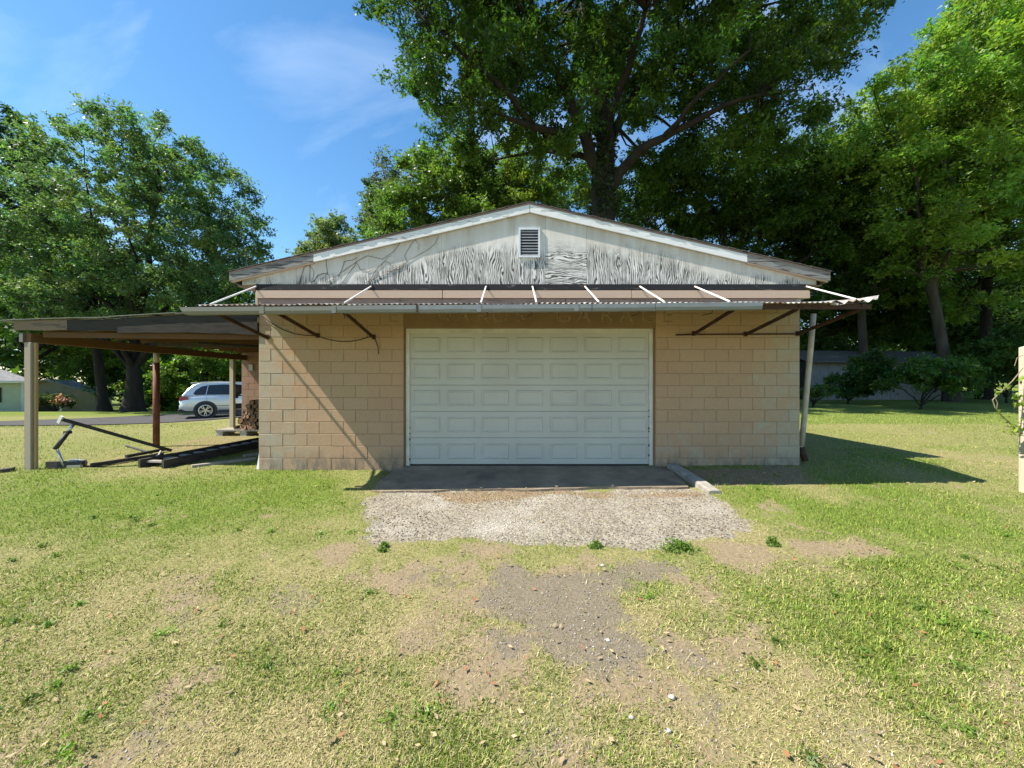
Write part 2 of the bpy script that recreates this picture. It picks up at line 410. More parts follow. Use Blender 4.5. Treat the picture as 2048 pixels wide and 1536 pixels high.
def mk_misc():
    t = NT('gutter_metal')
    p = t.pos()
    s = t.sep(p)
    f = t.noise(t.mapping(p, (1.5, 3, 6)), 3, 5, 0.65)
    # the left lengths keep old cream paint, the right ones are bare zinc
    base = t.mix(t.ramp(t.math('MULTIPLY', t.math('ADD', s[0], 5), 0.2), [(0.45, 0.0), (0.8, 1.0)]), (0.20, 0.185, 0.14), (0.24, 0.255, 0.265))
    col = t.mix(t.ramp(f, [(0.35, 0.0), (0.7, 0.7)]), base, (0.18, 0.175, 0.16))
    col = t.mix(t.ramp(t.noise(p, 6, 4, 0.7), [(0.66, 0.0), (0.74, 0.6)]), col, (0.18, 0.10, 0.06))
    M['gutter_metal'] = t.surf(t.bsdf(col, 0.5, 0.35, t.bump(f, 0.15, 0.004), 0.4))

    t = NT('corrugated')
    p = t.pos()
    f = t.noise(t.mapping(p, (4, 1, 1)), 2.2, 5, 0.65)
    col = t.mix(t.ramp(f, [(0.40, 0.0), (0.62, 1.0)]), (0.42, 0.41, 0.39), (0.13, 0.075, 0.05))
    M['corrugated'] = t.surf(t.bsdf(col, 0.6, 0.25, t.bump(f, 0.2, 0.004), 0.4))

    t = NT('faded_letters')
    p = t.pos()
    f = t.noise(p, 14, 5, 0.7)
    left = t.ramp(t.math('MULTIPLY', t.math('ADD', t.sep(p)[0], 2.2), 0.3), [(0.30, 0.30), (0.55, 1.0)])
    fac = t.math('MULTIPLY', t.ramp(f, [(0.34, 0.08), (0.56, 0.6)]), left)
    tr = t.n('BsdfTransparent').outputs[0]
    b = t.bsdf((0.47, 0.35, 0.20), 0.9)
    ms = t.n('MixShader'); t.link(fac, ms.inputs[0]); t.link(tr, ms.inputs[1]); t.link(b, ms.inputs[2])
    M['faded_letters'] = t.surf(ms.outputs[0])

    t = NT('car_silver')
    M['car_silver'] = t.surf(t.bsdf((0.66, 0.69, 0.72), 0.28, 0.35, None, 0.5, 0.6))
    t = NT('car_glass')
    M['car_glass'] = t.surf(t.bsdf((0.012, 0.016, 0.022), 0.06, 0, None, 0.7))
    t = NT('window_glass')
    M['window_glass'] = t.surf(t.bsdf((0.02, 0.025, 0.03), 0.05, 0, None, 0.6))

    # foliage and blades take their own pigment from a colour attribute
    def leafmat(name, tr_gain, rough, tw):
        t = NT(name)
        c = t.attr('Col')
        b = t.bsdf(c, rough, 0, None, 0.32)
        tl = t.n('BsdfTranslucent')
        t.link(t.mix(1.0, c, tr_gain, 'MULTIPLY'), tl.inputs[0])
        ms = t.n('MixShader'); ms.inputs[0].default_value = tw
        t.link(b, ms.inputs[1]); t.link(tl.outputs[0], ms.inputs[2])
        M[name] = t.surf(ms.outputs[0])
    leafmat('leaf', (1.6, 1.9, 0.75), 0.45, 0.38)
    leafmat('blade', (1.15, 1.2, 0.7), 0.6, 0.3)

    t = NT('pebbles')
    M['pebbles'] = t.surf(t.bsdf(t.attr('Col'), 0.9, 0, t.bump(t.noise(t.pos(), 120, 3), 0.4, 0.003), 0.2))

    # concrete apron
    t = NT('apron_concrete')
    p = t.pos()
    f = t.noise(p, 2.5, 5, 0.65); g = t.noise(p, 40, 3, 0.7)
    col = t.mix(t.ramp(f, [(0.35, 0.0), (0.65, 1.0)]), (0.27, 0.215, 0.155), (0.17, 0.135, 0.098))
    col = t.mix(0.25, col, t.ramp(g, [(0.3, 0.2), (0.7, 0.8)]), 'OVERLAY')
    st = t.ramp(t.noise(p, 1.1, 4, 0.6), [(0.56, 0.0), (0.66, 0.6)])
    col = t.mix(st, col, (0.10, 0.09, 0.08))
    M['apron_concrete'] = t.surf(t.bsdf(col, 0.92, 0, t.bump(t.math('ADD', g, f), 0.5, 0.006), 0.2))

    # ground: R dirt, G asphalt, B pale gravel concrete ; second: R lushness, G leaf litter
    t = NT('ground_soil')
    p = t.pos()
    a = t.attr('MaskA'); b2 = t.attr('MaskB')
    sa = t.n('SeparateColor'); t.link(a, sa.inputs[0])
    sb = t.n('SeparateColor'); t.link(b2, sb.inputs[0])
    f1 = t.noise(p, 9, 5, 0.7); f2 = t.noise(p, 45, 4, 0.7); f3 = t.noise(p, 170, 3, 0.7); big = t.noise(p, 0.8, 4, 0.6)
    soil = t.mix(t.ramp(f2, [(0.3, 0.0), (0.7, 1.0)]), (0.185, 0.138, 0.08), (0.32, 0.255, 0.16))
    straw = t.mix(t.ramp(f2, [(0.32, 0.0), (0.66, 1.0)]), (0.13, 0.115, 0.042), (0.36, 0.31, 0.15))
    green = t.mix(t.ramp(f2, [(0.3, 0.0), (0.7, 1.0)]), (0.055, 0.09, 0.013), (0.19, 0.255, 0.04))
    lush = t.math('ADD', sb.outputs[0], t.math('MULTIPLY', t.math('SUBTRACT', f1, 0.5), 1.3), clamp=True)
    turf = t.mix(lush, straw, green)
    def edge(m, amp=0.9, lo=0.42, hi=0.58):
        return t.ramp(t.math('ADD', m, t.math('MULTIPLY', t.math('SUBTRACT', f1, 0.5), amp)), [(lo, 0.0), (hi, 1.0)])
    col = t.mix(edge(sa.outputs[0], 1.0, 0.35, 0.65), turf, soil)
    litter = t.mix(t.ramp(f2, [(0.35, 0.0), (0.62, 1.0)]), (0.13, 0.092, 0.058), (0.33, 0.245, 0.155))
    specks = t.ramp(t.vor(p, 95, out='Distance'), [(0.18, 1.0), (0.34, 0.0)])
    asph = t.mix(t.ramp(f2, [(0.3, 0.0), (0.7, 1.0)]), (0.135, 0.110, 0.074), (0.235, 0.198, 0.138))
    asph = t.mix(t.math('MULTIPLY', specks, t.ramp(f3, [(0.45, 0.0), (0.6, 0.6)])), asph, (0.46, 0.43, 0.39))
    col = t.mix(edge(sa.outputs[1], 1.5, 0.36, 0.68), col, asph)
    grav = t.mix(t.ramp(t.vor(p, 42, out='Color'), [(0.1, 0.0), (0.9, 1.0)]), (0.165, 0.14, 0.102), (0.36, 0.32, 0.25))
    grav = t.mix(t.ramp(t.noise(p, 1.6, 5, 0.65), [(0.5, 0.0), (0.66, 0.65)]), grav, (0.40, 0.37, 0.315))
    col = t.mix(edge(sa.outputs[2], 0.95, 0.38, 0.62), col, grav)
    col = t.mix(edge(sb.outputs[1], 1.3, 0.4, 0.66), col, litter)
    h = t.math('ADD', t.math('MULTIPLY', f2, 1.0), t.math('MULTIPLY', f3, 0.5))
    hv = t.math('MULTIPLY', t.vor(p, 42), edge(sa.outputs[2], 0.5))
    h = t.math('SUBTRACT', h, t.math('MULTIPLY', hv, 0.8))
    M['ground_soil'] = t.surf(t.bsdf(col, 0.95, 0, t.bump(h, 0.8, 0.018), 0.15))
mk_misc()

# ------------------------------------------------------------------ mesh helpers
W = {}
def tag(o, label=None, cat=None, group=None, kind=None):
    if label: o['label'] = label
    if cat: o['category'] = cat
    if group: o['group'] = group
    if kind: o['kind'] = kind
    return o

def empty(name, loc, label, cat, group=None, rz=0.0):
    o = bpy.data.objects.new(name, None)
    o.empty_display_size = 0.2
    COL.objects.link(o)
    o.location = loc
    o.rotation_euler = (0, 0, rz)
    W[o] = Vector(loc)
    tag(o, label, cat, group)
    return o

def link_obj(name, me, parent=None, loc=(0, 0, 0)):
    o = bpy.data.objects.new(name, me)
    COL.objects.link(o)
    loc = Vector(loc)
    W[o] = loc
    if parent is not None:
        o.parent = parent
        o.location = loc - W[parent]
    else:
        o.location = loc
    return o

def np_mesh(name, verts, quads=None, tris=None, col=None, mat=None, smooth=False):
    verts = np.asarray(verts, np.float32)
    me = bpy.data.meshes.new(name)
    nq = 0 if quads is None else len(quads)
    nt = 0 if tris is None else len(tris)
    me.vertices.add(len(verts))
    me.vertices.foreach_set('co', verts.ravel())
    loops = []
    if nq: loops.append(np.asarray(quads, np.int32).ravel())
    if nt: loops.append(np.asarray(tris, np.int32).ravel())
    loops = np.concatenate(loops)
    me.loops.add(len(loops))
    me.loops.foreach_set('vertex_index', loops)
    me.polygons.add(nq + nt)
    ls = np.concatenate([np.arange(nq) * 4, nq * 4 + np.arange(nt) * 3]).astype(np.int32)
    me.polygons.foreach_set('loop_start', ls)
    try:
        lt = np.concatenate([np.full(nq, 4), np.full(nt, 3)]).astype(np.int32)
        me.polygons.foreach_set('loop_total', lt)
    except Exception:
        pass
    if smooth:
        me.polygons.foreach_set('use_smooth', np.ones(nq + nt, bool))
    if col is not None:
        for cname, arr in (col.items() if isinstance(col, dict) else [('Col', col)]):
            at = me.color_attributes.new(cname, 'FLOAT_COLOR', 'POINT')
            c4 = np.ones((len(verts), 4), np.float32)
            c4[:, :3] = arr
            at.data.foreach_set('color', c4.ravel())
    me.update(calc_edges=True)
    me.validate()
    if mat:
        me.materials.append(M[mat])
    return me

class MB:
    """collects shapes (world coordinates) and links them as one mesh object"""
    def __init__(self):
        self.v = []; self.f = []
    def add(self, vs, fs):
        k = len(self.v)
        self.v += [tuple(a) for a in vs]
        self.f += [tuple(i + k for i in q) for q in fs]
        return self
    def box(self, x0, x1, y0, y1, z0, z1):
        vs = [(x0, y0, z0), (x1, y0, z0), (x1, y1, z0), (x0, y1, z0), (x0, y0, z1), (x1, y0, z1), (x1, y1, z1), (x0, y1, z1)]
        return self.add(vs, [(0, 3, 2, 1), (4, 5, 6, 7), (0, 1, 5, 4), (1, 2, 6, 5), (2, 3, 7, 6), (3, 0, 4, 7)])
    def prism_xz(self, pts, y0, y1):
        n = len(pts)
        vs = [(x, y0, z) for x, z in pts] + [(x, y1, z) for x, z in pts]
        fs = [tuple(range(n - 1, -1, -1)), tuple(range(n, 2 * n))]
        fs += [(i, (i + 1) % n, n + (i + 1) % n, n + i) for i in range(n)]
        return self.add(vs, fs)
    def bar(self, a, b, w, h, up=(0, 0, 1), jit=0.0):
        a = Vector(a); b = Vector(b)
        d = (b - a).normalized()
        u = Vector(up)
        if abs(d.dot(u)) > 0.98: u = Vector((0, 1, 0))
        s = d.cross(u).normalized(); t = s.cross(d).normalized()
        vs = []
        for p in (a, b):
            for i, j in ((-1, -1), (1, -1), (1, 1), (-1, 1)):
                vs.append(p + s * (i * w / 2) + t * (j * h / 2))
        return self.add(vs, [(0, 1, 2, 3), (7, 6, 5, 4), (0, 4, 5, 1), (1, 5, 6, 2), (2, 6, 7, 3), (3, 7, 4, 0)])
    def tube(self, pts, rad, n=8, cap=True):
        pts = [Vector(p) for p in pts]
        if not isinstance(rad, (list, tuple)): rad = [rad] * len(pts)
        k = len(self.v)
        u = None
        for i, p in enumerate(pts):
            d = (pts[min(i + 1, len(pts) - 1)] - pts[max(i - 1, 0)])
            if d.length < 1e-9: d = Vector((0, 0, 1))
            d.normalize()
            if u is None:
                u = d.orthogonal().normalized()
            u = (u - d * u.dot(d))
            if u.length < 1e-6: u = d.orthogonal()
            u.normalize()
            w = d.cross(u)
            for j in range(n):
                a = 2 * math.pi * j / n
                self.v.append(tuple(p + (u * math.cos(a) + w * math.sin(a)) * rad[i]))
        for i in range(len(pts) - 1):
            for j in range(n):
                a = k + i * n + j; b = k + i * n + (j + 1) % n
                self.f.append((a, b, b + n, a + n))
        if cap:
            self.f.append(tuple(k + j for j in range(n - 1, -1, -1)))
            e = k + (len(pts) - 1) * n
            self.f.append(tuple(e + j for j in range(n)))
        return self
    def build(self, name, mat, parent=None, loc=None, local=False, smooth=False, bevel=0.0):
        """loc: world origin of the object (default the parent's origin); local: vertices already relative"""
        if loc is None:
            loc = W[parent] if parent is not None else Vector((0, 0, 0))
        loc = Vector(loc)
        vs = self.v if local else [(x - loc.x, y - loc.y, z - loc.z) for x, y, z in self.v]
        me = bpy.data.meshes.new(name)
        me.from_pydata(vs, [], self.f)
        me.validate()
        me.update()
        me.materials.append(M[mat])
        if smooth:
            me.polygons.foreach_set('use_smooth', [True] * len(me.polygons))
        o = link_obj(name, me, parent, loc)
        if bevel:
            md = o.modifiers.new('edge', 'BEVEL'); md.width = bevel; md.segments = 1; md.limit_method = 'ANGLE'
        return o

def center_of(mb):
    a = np.array(mb.v)
    c = (a.min(0) + a.max(0)) / 2
    return (c[0], c[1], a[:, 2].min())

# ------------------------------------------------------------------ ground
def poly_sd(x, y, poly):
    """signed distance, positive inside"""
    x = np.asarray(x, float); y = np.asarray(y, float)
    d = np.full(x.shape, 1e9); inside = np.zeros(x.shape, bool)
    n = len(poly)
    for i in range(n):
        x0, y0 = poly[i]; x1, y1 = poly[(i + 1) % n]
        ex, ey = x1 - x0, y1 - y0
        t = np.clip(((x - x0) * ex + (y - y0) * ey) / (ex * ex + ey * ey + 1e-12), 0, 1)
        d = np.minimum(d, np.hypot(x - x0 - ex * t, y - y0 - ey * t))
        cond = ((y0 > y) != (y1 > y))
        with np.errstate(divide='ignore', invalid='ignore'):
            xi = (x1 - x0) * (y - y0) / (y1 - y0 + 1e-15) + x0
        inside ^= cond & (x < xi)
    return np.where(inside, d, -d)

def gp(*px):
    return [G(a, b) for a, b in px]

PAD = gp((765, 974), (900, 974), (1060, 974), (1250, 974), (1385, 978), (1465, 1020), (1530, 1060), (1430, 1088), (1250, 1086), (1000, 1084), (800, 1086), (730, 1078), (722, 1030))
ASPH = [gp((925, 1185), (1000, 1140), (1130, 1135), (1390, 1118), (1375, 1150), (1235, 1190), (1262, 1255), (1350, 1310), (1240, 1335), (1130, 1335), (1070, 1262), (985, 1215)),
        gp((985, 1262), (1045, 1268), (1035, 1340), (960, 1345))]
ASPH2 = [gp((745, 1142), (880, 1138), (905, 1170), (800, 1180)),
        gp((1045, 1440), (1125, 1430), (1150, 1536), (1040, 1536)),
        gp((520, 1170), (600, 1165), (640, 1215), (540, 1225)),
        gp((200, 1450), (330, 1420), (380, 1500), (230, 1520)), gp((330, 1240), (400, 1230), (430, 1280), (340, 1290)),
        gp((1320, 1260), (1450, 1320), (1420, 1350), (1330, 1330)),
        gp((1660, 1500), (1800, 1440), (1900, 1536), (1650, 1536)), gp((1370, 1390), (1480, 1400), (1480, 1470), (1380, 1460))]
DIRT = [gp((600, 1100), (720, 1085), (740, 1140), (640, 1150)),
        gp((1150, 1340), (1300, 1330), (1350, 1400), (1200, 1440)),
        gp((1580, 1085), (1700, 1075), (1810, 1110), (1700, 1130), (1560, 1120)),
        gp((1400, 1270), (1520, 1260), (1560, 1330), (1440, 1360)),
        gp((740, 1250), (860, 1235), (900, 1290), (800, 1330)),
        gp((1400, 1085), (1540, 1080), (1560, 1130), (1420, 1140))]
CORR = gp((800, 1105), (1420, 1100), (1470, 1300), (1420, 1536), (960, 1536), (900, 1300))
GREEN = [gp((0, 948), (640, 950), (690, 1010), (560, 1060), (0, 1040)),
         gp((1480, 1000), (2047, 975), (2047, 1120), (1700, 1090)),
         gp((1360, 1150), (1600, 1150), (1620, 1260), (1420, 1240)),
         gp((1700, 1200), (2040, 1180), (2040, 1330), (1780, 1320))]
LITTER = [gp((345, 885), (470, 862), (520, 862), (520, 900), (300, 925)), gp((1345, 940), (1600, 932), (1640, 972), (1430, 978)),
          gp((870, 984), (1120, 978), (1250, 984), (1400, 978), (1440, 996), (1300, 1000), (1080, 992), (900, 1004))]
APRON = gp((778, 934), (1346, 934), (1400, 980), (760, 981))

def smask(x, y, polys, w=0.10, amp=0.35, s=0.5, seed=3):
    if not isinstance(polys[0], list): polys = [polys]
    x = np.asarray(x, float); y = np.asarray(y, float)
    m = np.zeros(x.shape)
    nz = (fbm(x, y, s, seed) - 0.5) * amp
    for p in polys:
        m = np.maximum(m, sst(-w, w, poly_sd(x, y, p) + nz))
    return m

def road_mask(x, y):
    # distance inside the lane strip
    d = (x + 16.1) * (-0.64) + (y - 15.2) * 0.77
    return d
def masks(x, y):
    near = (np.abs(x) < 14) & (y < 14)
    pad = np.where(near, smask(x, y, PAD, 0.16, 0.6, 0.4, 5), 0)
    asph = np.where(near, np.maximum(smask(x, y, ASPH, 0.17, 0.4, 0.3, 7), 0.52 * smask(x, y, ASPH2, 0.16, 0.6, 0.4, 8)), 0)
    dirt = np.where(near, smask(x, y, DIRT, 0.2, 0.5, 0.5, 9), 0)
    litter = np.where(near, np.where(y > 6.6, 0.62, 1.0) * smask(x, y, LITTER, 0.15, 0.5, 0.4, 11), 0)
    green = np.where(near, smask(x, y, GREEN, 0.8, 1.2, 1.2, 13), 0)
    # worn track in front of the door grows sparse
    track = np.exp(-((x - 0.1) / 2.6) ** 2) * sst(5.4, 4.4, y)
    bare = 0.34 * track + 0.14 * sst(4.2, 2.0, y) + (fbm(x, y, 0.55, 21) - 0.55) * 1.5 + (fbm(x, y, 0.16, 22) - 0.5) * 0.9
    bare = bare + np.where(near, 0.13 * smask(x, y, CORR, 0.4, 0.7, 0.7, 15), 0)
    bare = np.clip(bare, 0, 1)
    bare = np.maximum(bare, dirt * 0.85)
    lush = 0.50 + 0.5 * green + (fbm(x, y, 0.9, 31) - 0.5) * 1.3 - 0.25 * track - 0.13 * sst(4.2, 2.0, y)
    lush = np.where(y > 8, 0.42 + (fbm(x, y, 2.0, 33) - 0.5) * 0.7, lush)
    lush = np.where((y > 11.5) & (x > 4), 0.85, lush)
    lush = np.where((y > 20), 0.9, lush)
    lush = np.clip(lush, 0, 1)
    return pad, asph, bare, litter, lush

def grow(start, step, ratio, end):
    out = []; a = start; s = step
    while a < end:
        a += s; s *= ratio; out.append(a)
    return out
fx = list(np.arange(-8.6, 8.6, 0.045))
gx = grow(8.6, 0.06, 1.16, 420)
xs = np.array([-a for a in gx[::-1]] + fx + gx)
fy = list(np.arange(0.7, 7.2, 0.04))
gyl = grow(7.2, 0.06, 1.10, 520)
gyb = grow(-0.7, 0.06, 1.3, 60)
ys = np.array([-a for a in gyb[::-1]] + fy + gyl)
XX, YY = np.meshgrid(xs, ys)
ZZ = gz(XX, YY) + (fbm(XX, YY, 0.35, 41) - 0.5) * 0.022 * sst(40, 10, YY) + (fbm(XX, YY, 0.09, 42) - 0.5) * 0.012 * sst(9, 6, YY)
padm, asphm, barem, litm, lushm = masks(XX, YY)
ap = sst(-0.05, 0.05, poly_sd(XX, YY, APRON) + 0.05)
ZZ = ZZ - ap * 0.03
# the floor strip under the building stays below the walls
nxg, nyg = len(xs), len(ys)
idx = np.arange(nxg * nyg).reshape(nyg, nxg)
quads = np.stack([idx[:-1, :-1], idx[:-1, 1:], idx[1:, 1:], idx[1:, :-1]], -1).reshape(-1, 4)
gme = np_mesh('ground', np.stack([XX, YY, ZZ], -1).reshape(-1, 3), quads=quads,
              col={'MaskA': np.stack([barem, asphm, padm], -1).reshape(-1, 3), 'MaskB': np.stack([lushm, litm * 0.8, lushm * 0], -1).reshape(-1, 3)},
              mat='ground_soil', smooth=True)
tag(link_obj('ground', gme), kind='structure')

# lane on the left
def strip(name, cx, cy, dx, dy, s0, s1, w0, w1, lift, mat):
    n = 90; k = 9
    ss = np.linspace(s0, s1, n); ww = np.linspace(0, 1, k)
    v = []
    for s in ss:
        for a in ww:
            wv = w0 + (w1 - w0) * a + (0.12 * math.sin(s * 1.3) if a in (0, 1) else 0)
            x = cx + dx * s - dy * wv; y = cy + dy * s + dx * wv
            v.append((x, y, gzs(x, y) + lift))
    q = [(i * k + j, (i + 1) * k + j, (i + 1) * k + j + 1, i * k + j + 1) for i in range(n - 1) for j in range(k - 1)]
    me = np_mesh(name, v, quads=q, mat=mat, smooth=True)
    return tag(link_obj(name, me), kind='structure')
strip('road', -16.1, 15.2, 0.77, 0.64, -40, 45, 0, 5.4, 0.03, 'road_asphalt')

# apron slab in front of the door
mb = MB()
na, nb = 26, 10
for j in range(nb + 1):
    for i in range(na + 1):
        tx = i / na; ty = j / nb
        xl = -1.98 + 0.02 * math.sin(ty * 7) - 0.06 * ty; xr = 2.62 - 0.1 * ty + 0.015 * math.sin(ty * 9)
        x = xl + (xr - xl) * tx
        y = 6.62 - (1.10 + 0.03 * math.sin(tx * 15) + 0.02 * math.sin(tx * 41)) * ty
        mb.v.append((x, y, min(0.0, gzs(x, y) + 0.014 - 0.012 * ty) if y < 6.5 else 0.0))
top = len(mb.v)
mb.v += [(x, y, z - 0.12) for x, y, z in mb.v]
w_ = na + 1
for j in range(nb):
    for i in range(na):
        a = j * w_ + i
        mb.f.append((a, a + w_, a + w_ + 1, a + 1))
for i in range(na):
    a = nb * w_ + i
    mb.f.append((a, a + top, a + top + 1, a + 1))
for j in range(nb):
    a = j * w_
    mb.f.append((a, a + top, a + top + w_, a + w_)); b = j * w_ + na
    mb.f.append((b, b + w_, b + top + w_, b + top))
tag(mb.build('concrete_apron', 'apron_concrete'), kind='structure')

# ------------------------------------------------------------------ garage
YW = 6.45
XL, XR = -4.25, 4.83
DX0, DX1, DTOP = -1.82, 2.41, 2.325
ZB, ZT = -0.30, 2.78
garage = empty('garage_building', (0.29, YW, 0), 'tan concrete block garage with white overhead door and peeling plywood gable', 'garage')
front_l = MB().box(XL + 0.004, DX0 - 0.004, YW + 0.006, YW + 0.2, ZB, ZT - 0.004).build('front_wall', 'mortar', garage)
front_r = MB().box(DX1 + 0.004, XR - 0.004, YW + 0.006, YW + 0.2, ZB, ZT - 0.004).build('front_wall', 'mortar', garage)

def block_mesh(name, w, h, d, mat, seed):
    r = random.Random(seed)
    c = 0.006
    y0 = 0.0
    v = []
    for (ix, iz) in ((-1, -1), (1, -1), (1, 1), (-1, 1)):
        v.append((ix * (w / 2 - c) + r.uniform(-.0012, .0012), y0 + r.uniform(-.0012, .0012), iz * (h / 2 - c) + r.uniform(-.0012, .0012)))
    for (ix, iz) in ((-1, -1), (1, -1), (1, 1), (-1, 1)):
        v.append((ix * w / 2, y0 + c, iz * h / 2))
    for (ix, iz) in ((-1, -1), (1, -1), (1, 1), (-1, 1)):
        v.append((ix * w / 2, d, iz * h / 2))
    f = [(0, 1, 2, 3)]
    for i in range(4):
        j = (i + 1) % 4
        f.append((i, i + 4, j + 4, j)); f.append((i + 4, i + 8, j + 8, j + 4))
    me = bpy.data.meshes.new(name); me.from_pydata(v, [], f); me.update()
    me.materials.append(M[mat])
    return me

JT = 0.0042
def course_blocks(parent, x0, x1, zlist, y, mat, halffirst, seed):
    full = [block_mesh('concrete_block', 0.4064 - JT, 0.2032 - JT, 0.05, mat, seed + i) for i in range(4)]
    r = random.Random(seed)
    cache = {}
    for k, z in enumerate(zlist):
        xx = x0
        first = (k + halffirst) % 2 == 0
        while xx < x1 - 0.02:
            w = 0.2032 if first else 0.4064
            first = False
            if xx + w > x1 - 0.05: w = x1 - xx
            if abs(w - 0.4064) < 0.002:
                me = full[r.randrange(4)]
            else:
                key = round(w, 3)
                if key not in cache:
                    cache[key] = block_mesh('concrete_block', w - JT, 0.2032 - JT, 0.05, mat, seed + 50 + len(cache))
                me = cache[key]
            link_obj('concrete_block', me, parent, (xx + w / 2 + r.uniform(-.001, .001), y + r.uniform(-0.0015, 0.0015), z + 0.1016))
            xx += w
zc = [ZT - 0.203 - 0.2032 * k for k in range(15)]
# rows: pick the phase so that the joints fall as in the photograph
course_blocks(front_l, XL, DX0, zc, YW, 'block_paint', 0, 11)
course_blocks(front_r, DX1, XR, zc, YW, 'block_paint', 1, 37)

mb = MB().box(DX0 - 0.002, DX1 + 0.002, YW + 0.001, YW + 0.2, DTOP, ZT - 0.004)
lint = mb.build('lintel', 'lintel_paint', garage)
for nm, x0 in (('a', XL), ('b', XR - 0.2)):
    MB().box(x0 + 0.003, x0 + 0.197, YW + 0.203, 15.2, ZB, 3.0).build('side_wall', 'side_block', garage)
MB().box(XL + 0.2, XR - 0.2, 15.0, 15.197, ZB, 3.0).build('back_wall', 'side_block', garage)
# floor slab in the dark
MB().box(XL + 0.2, XR - 0.2, 6.66, 14.99, -0.3, -0.004).build('floor_slab', 'apron_concrete', garage)
# jamb reveals
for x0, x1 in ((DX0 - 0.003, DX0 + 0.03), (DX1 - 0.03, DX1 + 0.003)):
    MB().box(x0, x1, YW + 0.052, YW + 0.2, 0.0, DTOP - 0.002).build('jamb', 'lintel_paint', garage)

# faded lettering on the lintel
def text_mesh(ch, size):
    cu = bpy.data.curves.new('letter', 'FONT')
    cu.body = ch; cu.size = size; cu.extrude = 0.001; cu.align_x = 'CENTER'
    ob = bpy.data.objects.new('letter_tmp', cu); COL.objects.link(ob)
    dg = bpy.context.evaluated_depsgraph_get()
    me = bpy.data.meshes.new_from_object(ob.evaluated_get(dg))
    bpy.data.objects.remove(ob, do_unlink=True)
    return me
for ch, px in zip('EDWARDSGARAGE', (786, 845, 885, 926, 965, 1000, 1040, 1127, 1167, 1213, 1252, 1297, 1335)):
    me = text_mesh(ch, 0.34)
    me.transform(Matrix.Rotation(math.pi / 2, 4, 'X'))
    me.materials.clear(); me.materials.append(M['faded_letters'])
    p = P(px, 644.5, YW)
    o = link_obj('painted_letter', me, lint, (p.x, YW - 0.0025, p.z))
    o.scale = (1.12, 1, 1)

# overhead door
DY = YW + 0.075
door = MB().box(DX0 + 0.075, DX1 - 0.075, DY + 0.03, DY + 0.07, 0.012, 2.315).build('garage_door', 'door_white', garage)
dx0, dx1, dz0, dz1 = DX0 + 0.078, DX1 - 0.078, 0.022, 2.262
ns, npn = 5, 7
sh = (dz1 - dz0) / ns
pw = (dx1 - dx0) / npn
def section_mesh():
    m = MB()
    w = (dx1 - dx0) / 2; h = sh / 2 - 0.0025
    m.add([(-w, 0.004, -h), (w, 0.004, -h), (w, 0, -h + 0.008), (-w, 0, -h + 0.008), (w, 0, h - 0.008), (-w, 0, h - 0.008), (w, 0.004, h), (-w, 0.004, h),
           (-w, 0.03, -h), (w, 0.03, -h), (w, 0.03, h), (-w, 0.03, h)],
          [(0, 1, 2, 3), (3, 2, 4, 5), (5, 4, 6, 7), (0, 8, 9, 1), (7, 6, 10, 11), (0, 3, 5, 7, 11, 8), (1, 9, 10, 6, 4, 2)])
    me = bpy.data.meshes.new('door_section'); me.from_pydata(m.v, [], m.f); me.update(); me.materials.append(M['door_white'])
    return me
def panel_mesh():
    # stamped panel: a raised moulding ring that drops back to a flat field
    w, h = pw * 0.40, sh * 0.295
    rings = [(w, h, 0.001), (w - 0.012, h - 0.012, -0.016), (w - 0.022, h - 0.022, -0.016), (w - 0.048, h - 0.040, -0.0015), (w - 0.055, h - 0.047, -0.0015)]
    v = []; f = []
    for a, b, d in rings:
        v += [(-a, d, -b), (a, d, -b), (a, d, b), (-a, d, b)]
    for r in range(len(rings) - 1):
        for i in range(4):
            j = (i + 1) % 4
            f.append((r * 4 + i, r * 4 + j, r * 4 + 4 + j, r * 4 + 4 + i))
    k = (len(rings) - 1) * 4
    f.append((k, k + 1, k + 2, k + 3))
    me = bpy.data.meshes.new('door_panel'); me.from_pydata(v, [], f); me.update(); me.materials.append(M['door_white'])
    return me
sm, pm = section_mesh(), panel_mesh()
for i in range(ns):
    zc_ = dz0 + sh * (i + 0.5)
    link_obj('door_section', sm, door, ((dx0 + dx1) / 2, DY, zc_))
    for j in range(npn):
        link_obj('door_panel', pm, door, (dx0 + pw * (j + 0.5), DY, zc_ + 0.005))
MB().box(dx0, dx1, DY - 0.004, DY + 0.045, 0.001, 0.019).build('bottom_seal', 'rubber', door)
for a, b in ((DX0 + 0.03, DX0 + 0.088), (DX1 - 0.088, DX1 - 0.03)):
    MB().box(a, b, DY - 0.022, DY - 0.004, 0.004, DTOP - 0.075).build('door_stop', 'trim_white', door)
MB().box(DX0 + 0.03, DX1 - 0.03, DY - 0.024, DY - 0.004, DTOP - 0.073, DTOP - 0.003).build('head_stop', 'trim_white', door)
for x in (DX0 + 0.0895, DX1 - 0.0895):
    m = MB()
    for k in range(7):
        z = 0.05 + random.random() * 0.9
        m.box(x - 0.006, x + 0.006, DY - 0.0235, DY - 0.003, z, z + random.uniform(0.012, 0.04))
    m.build('worn_edge', 'rubber', door)

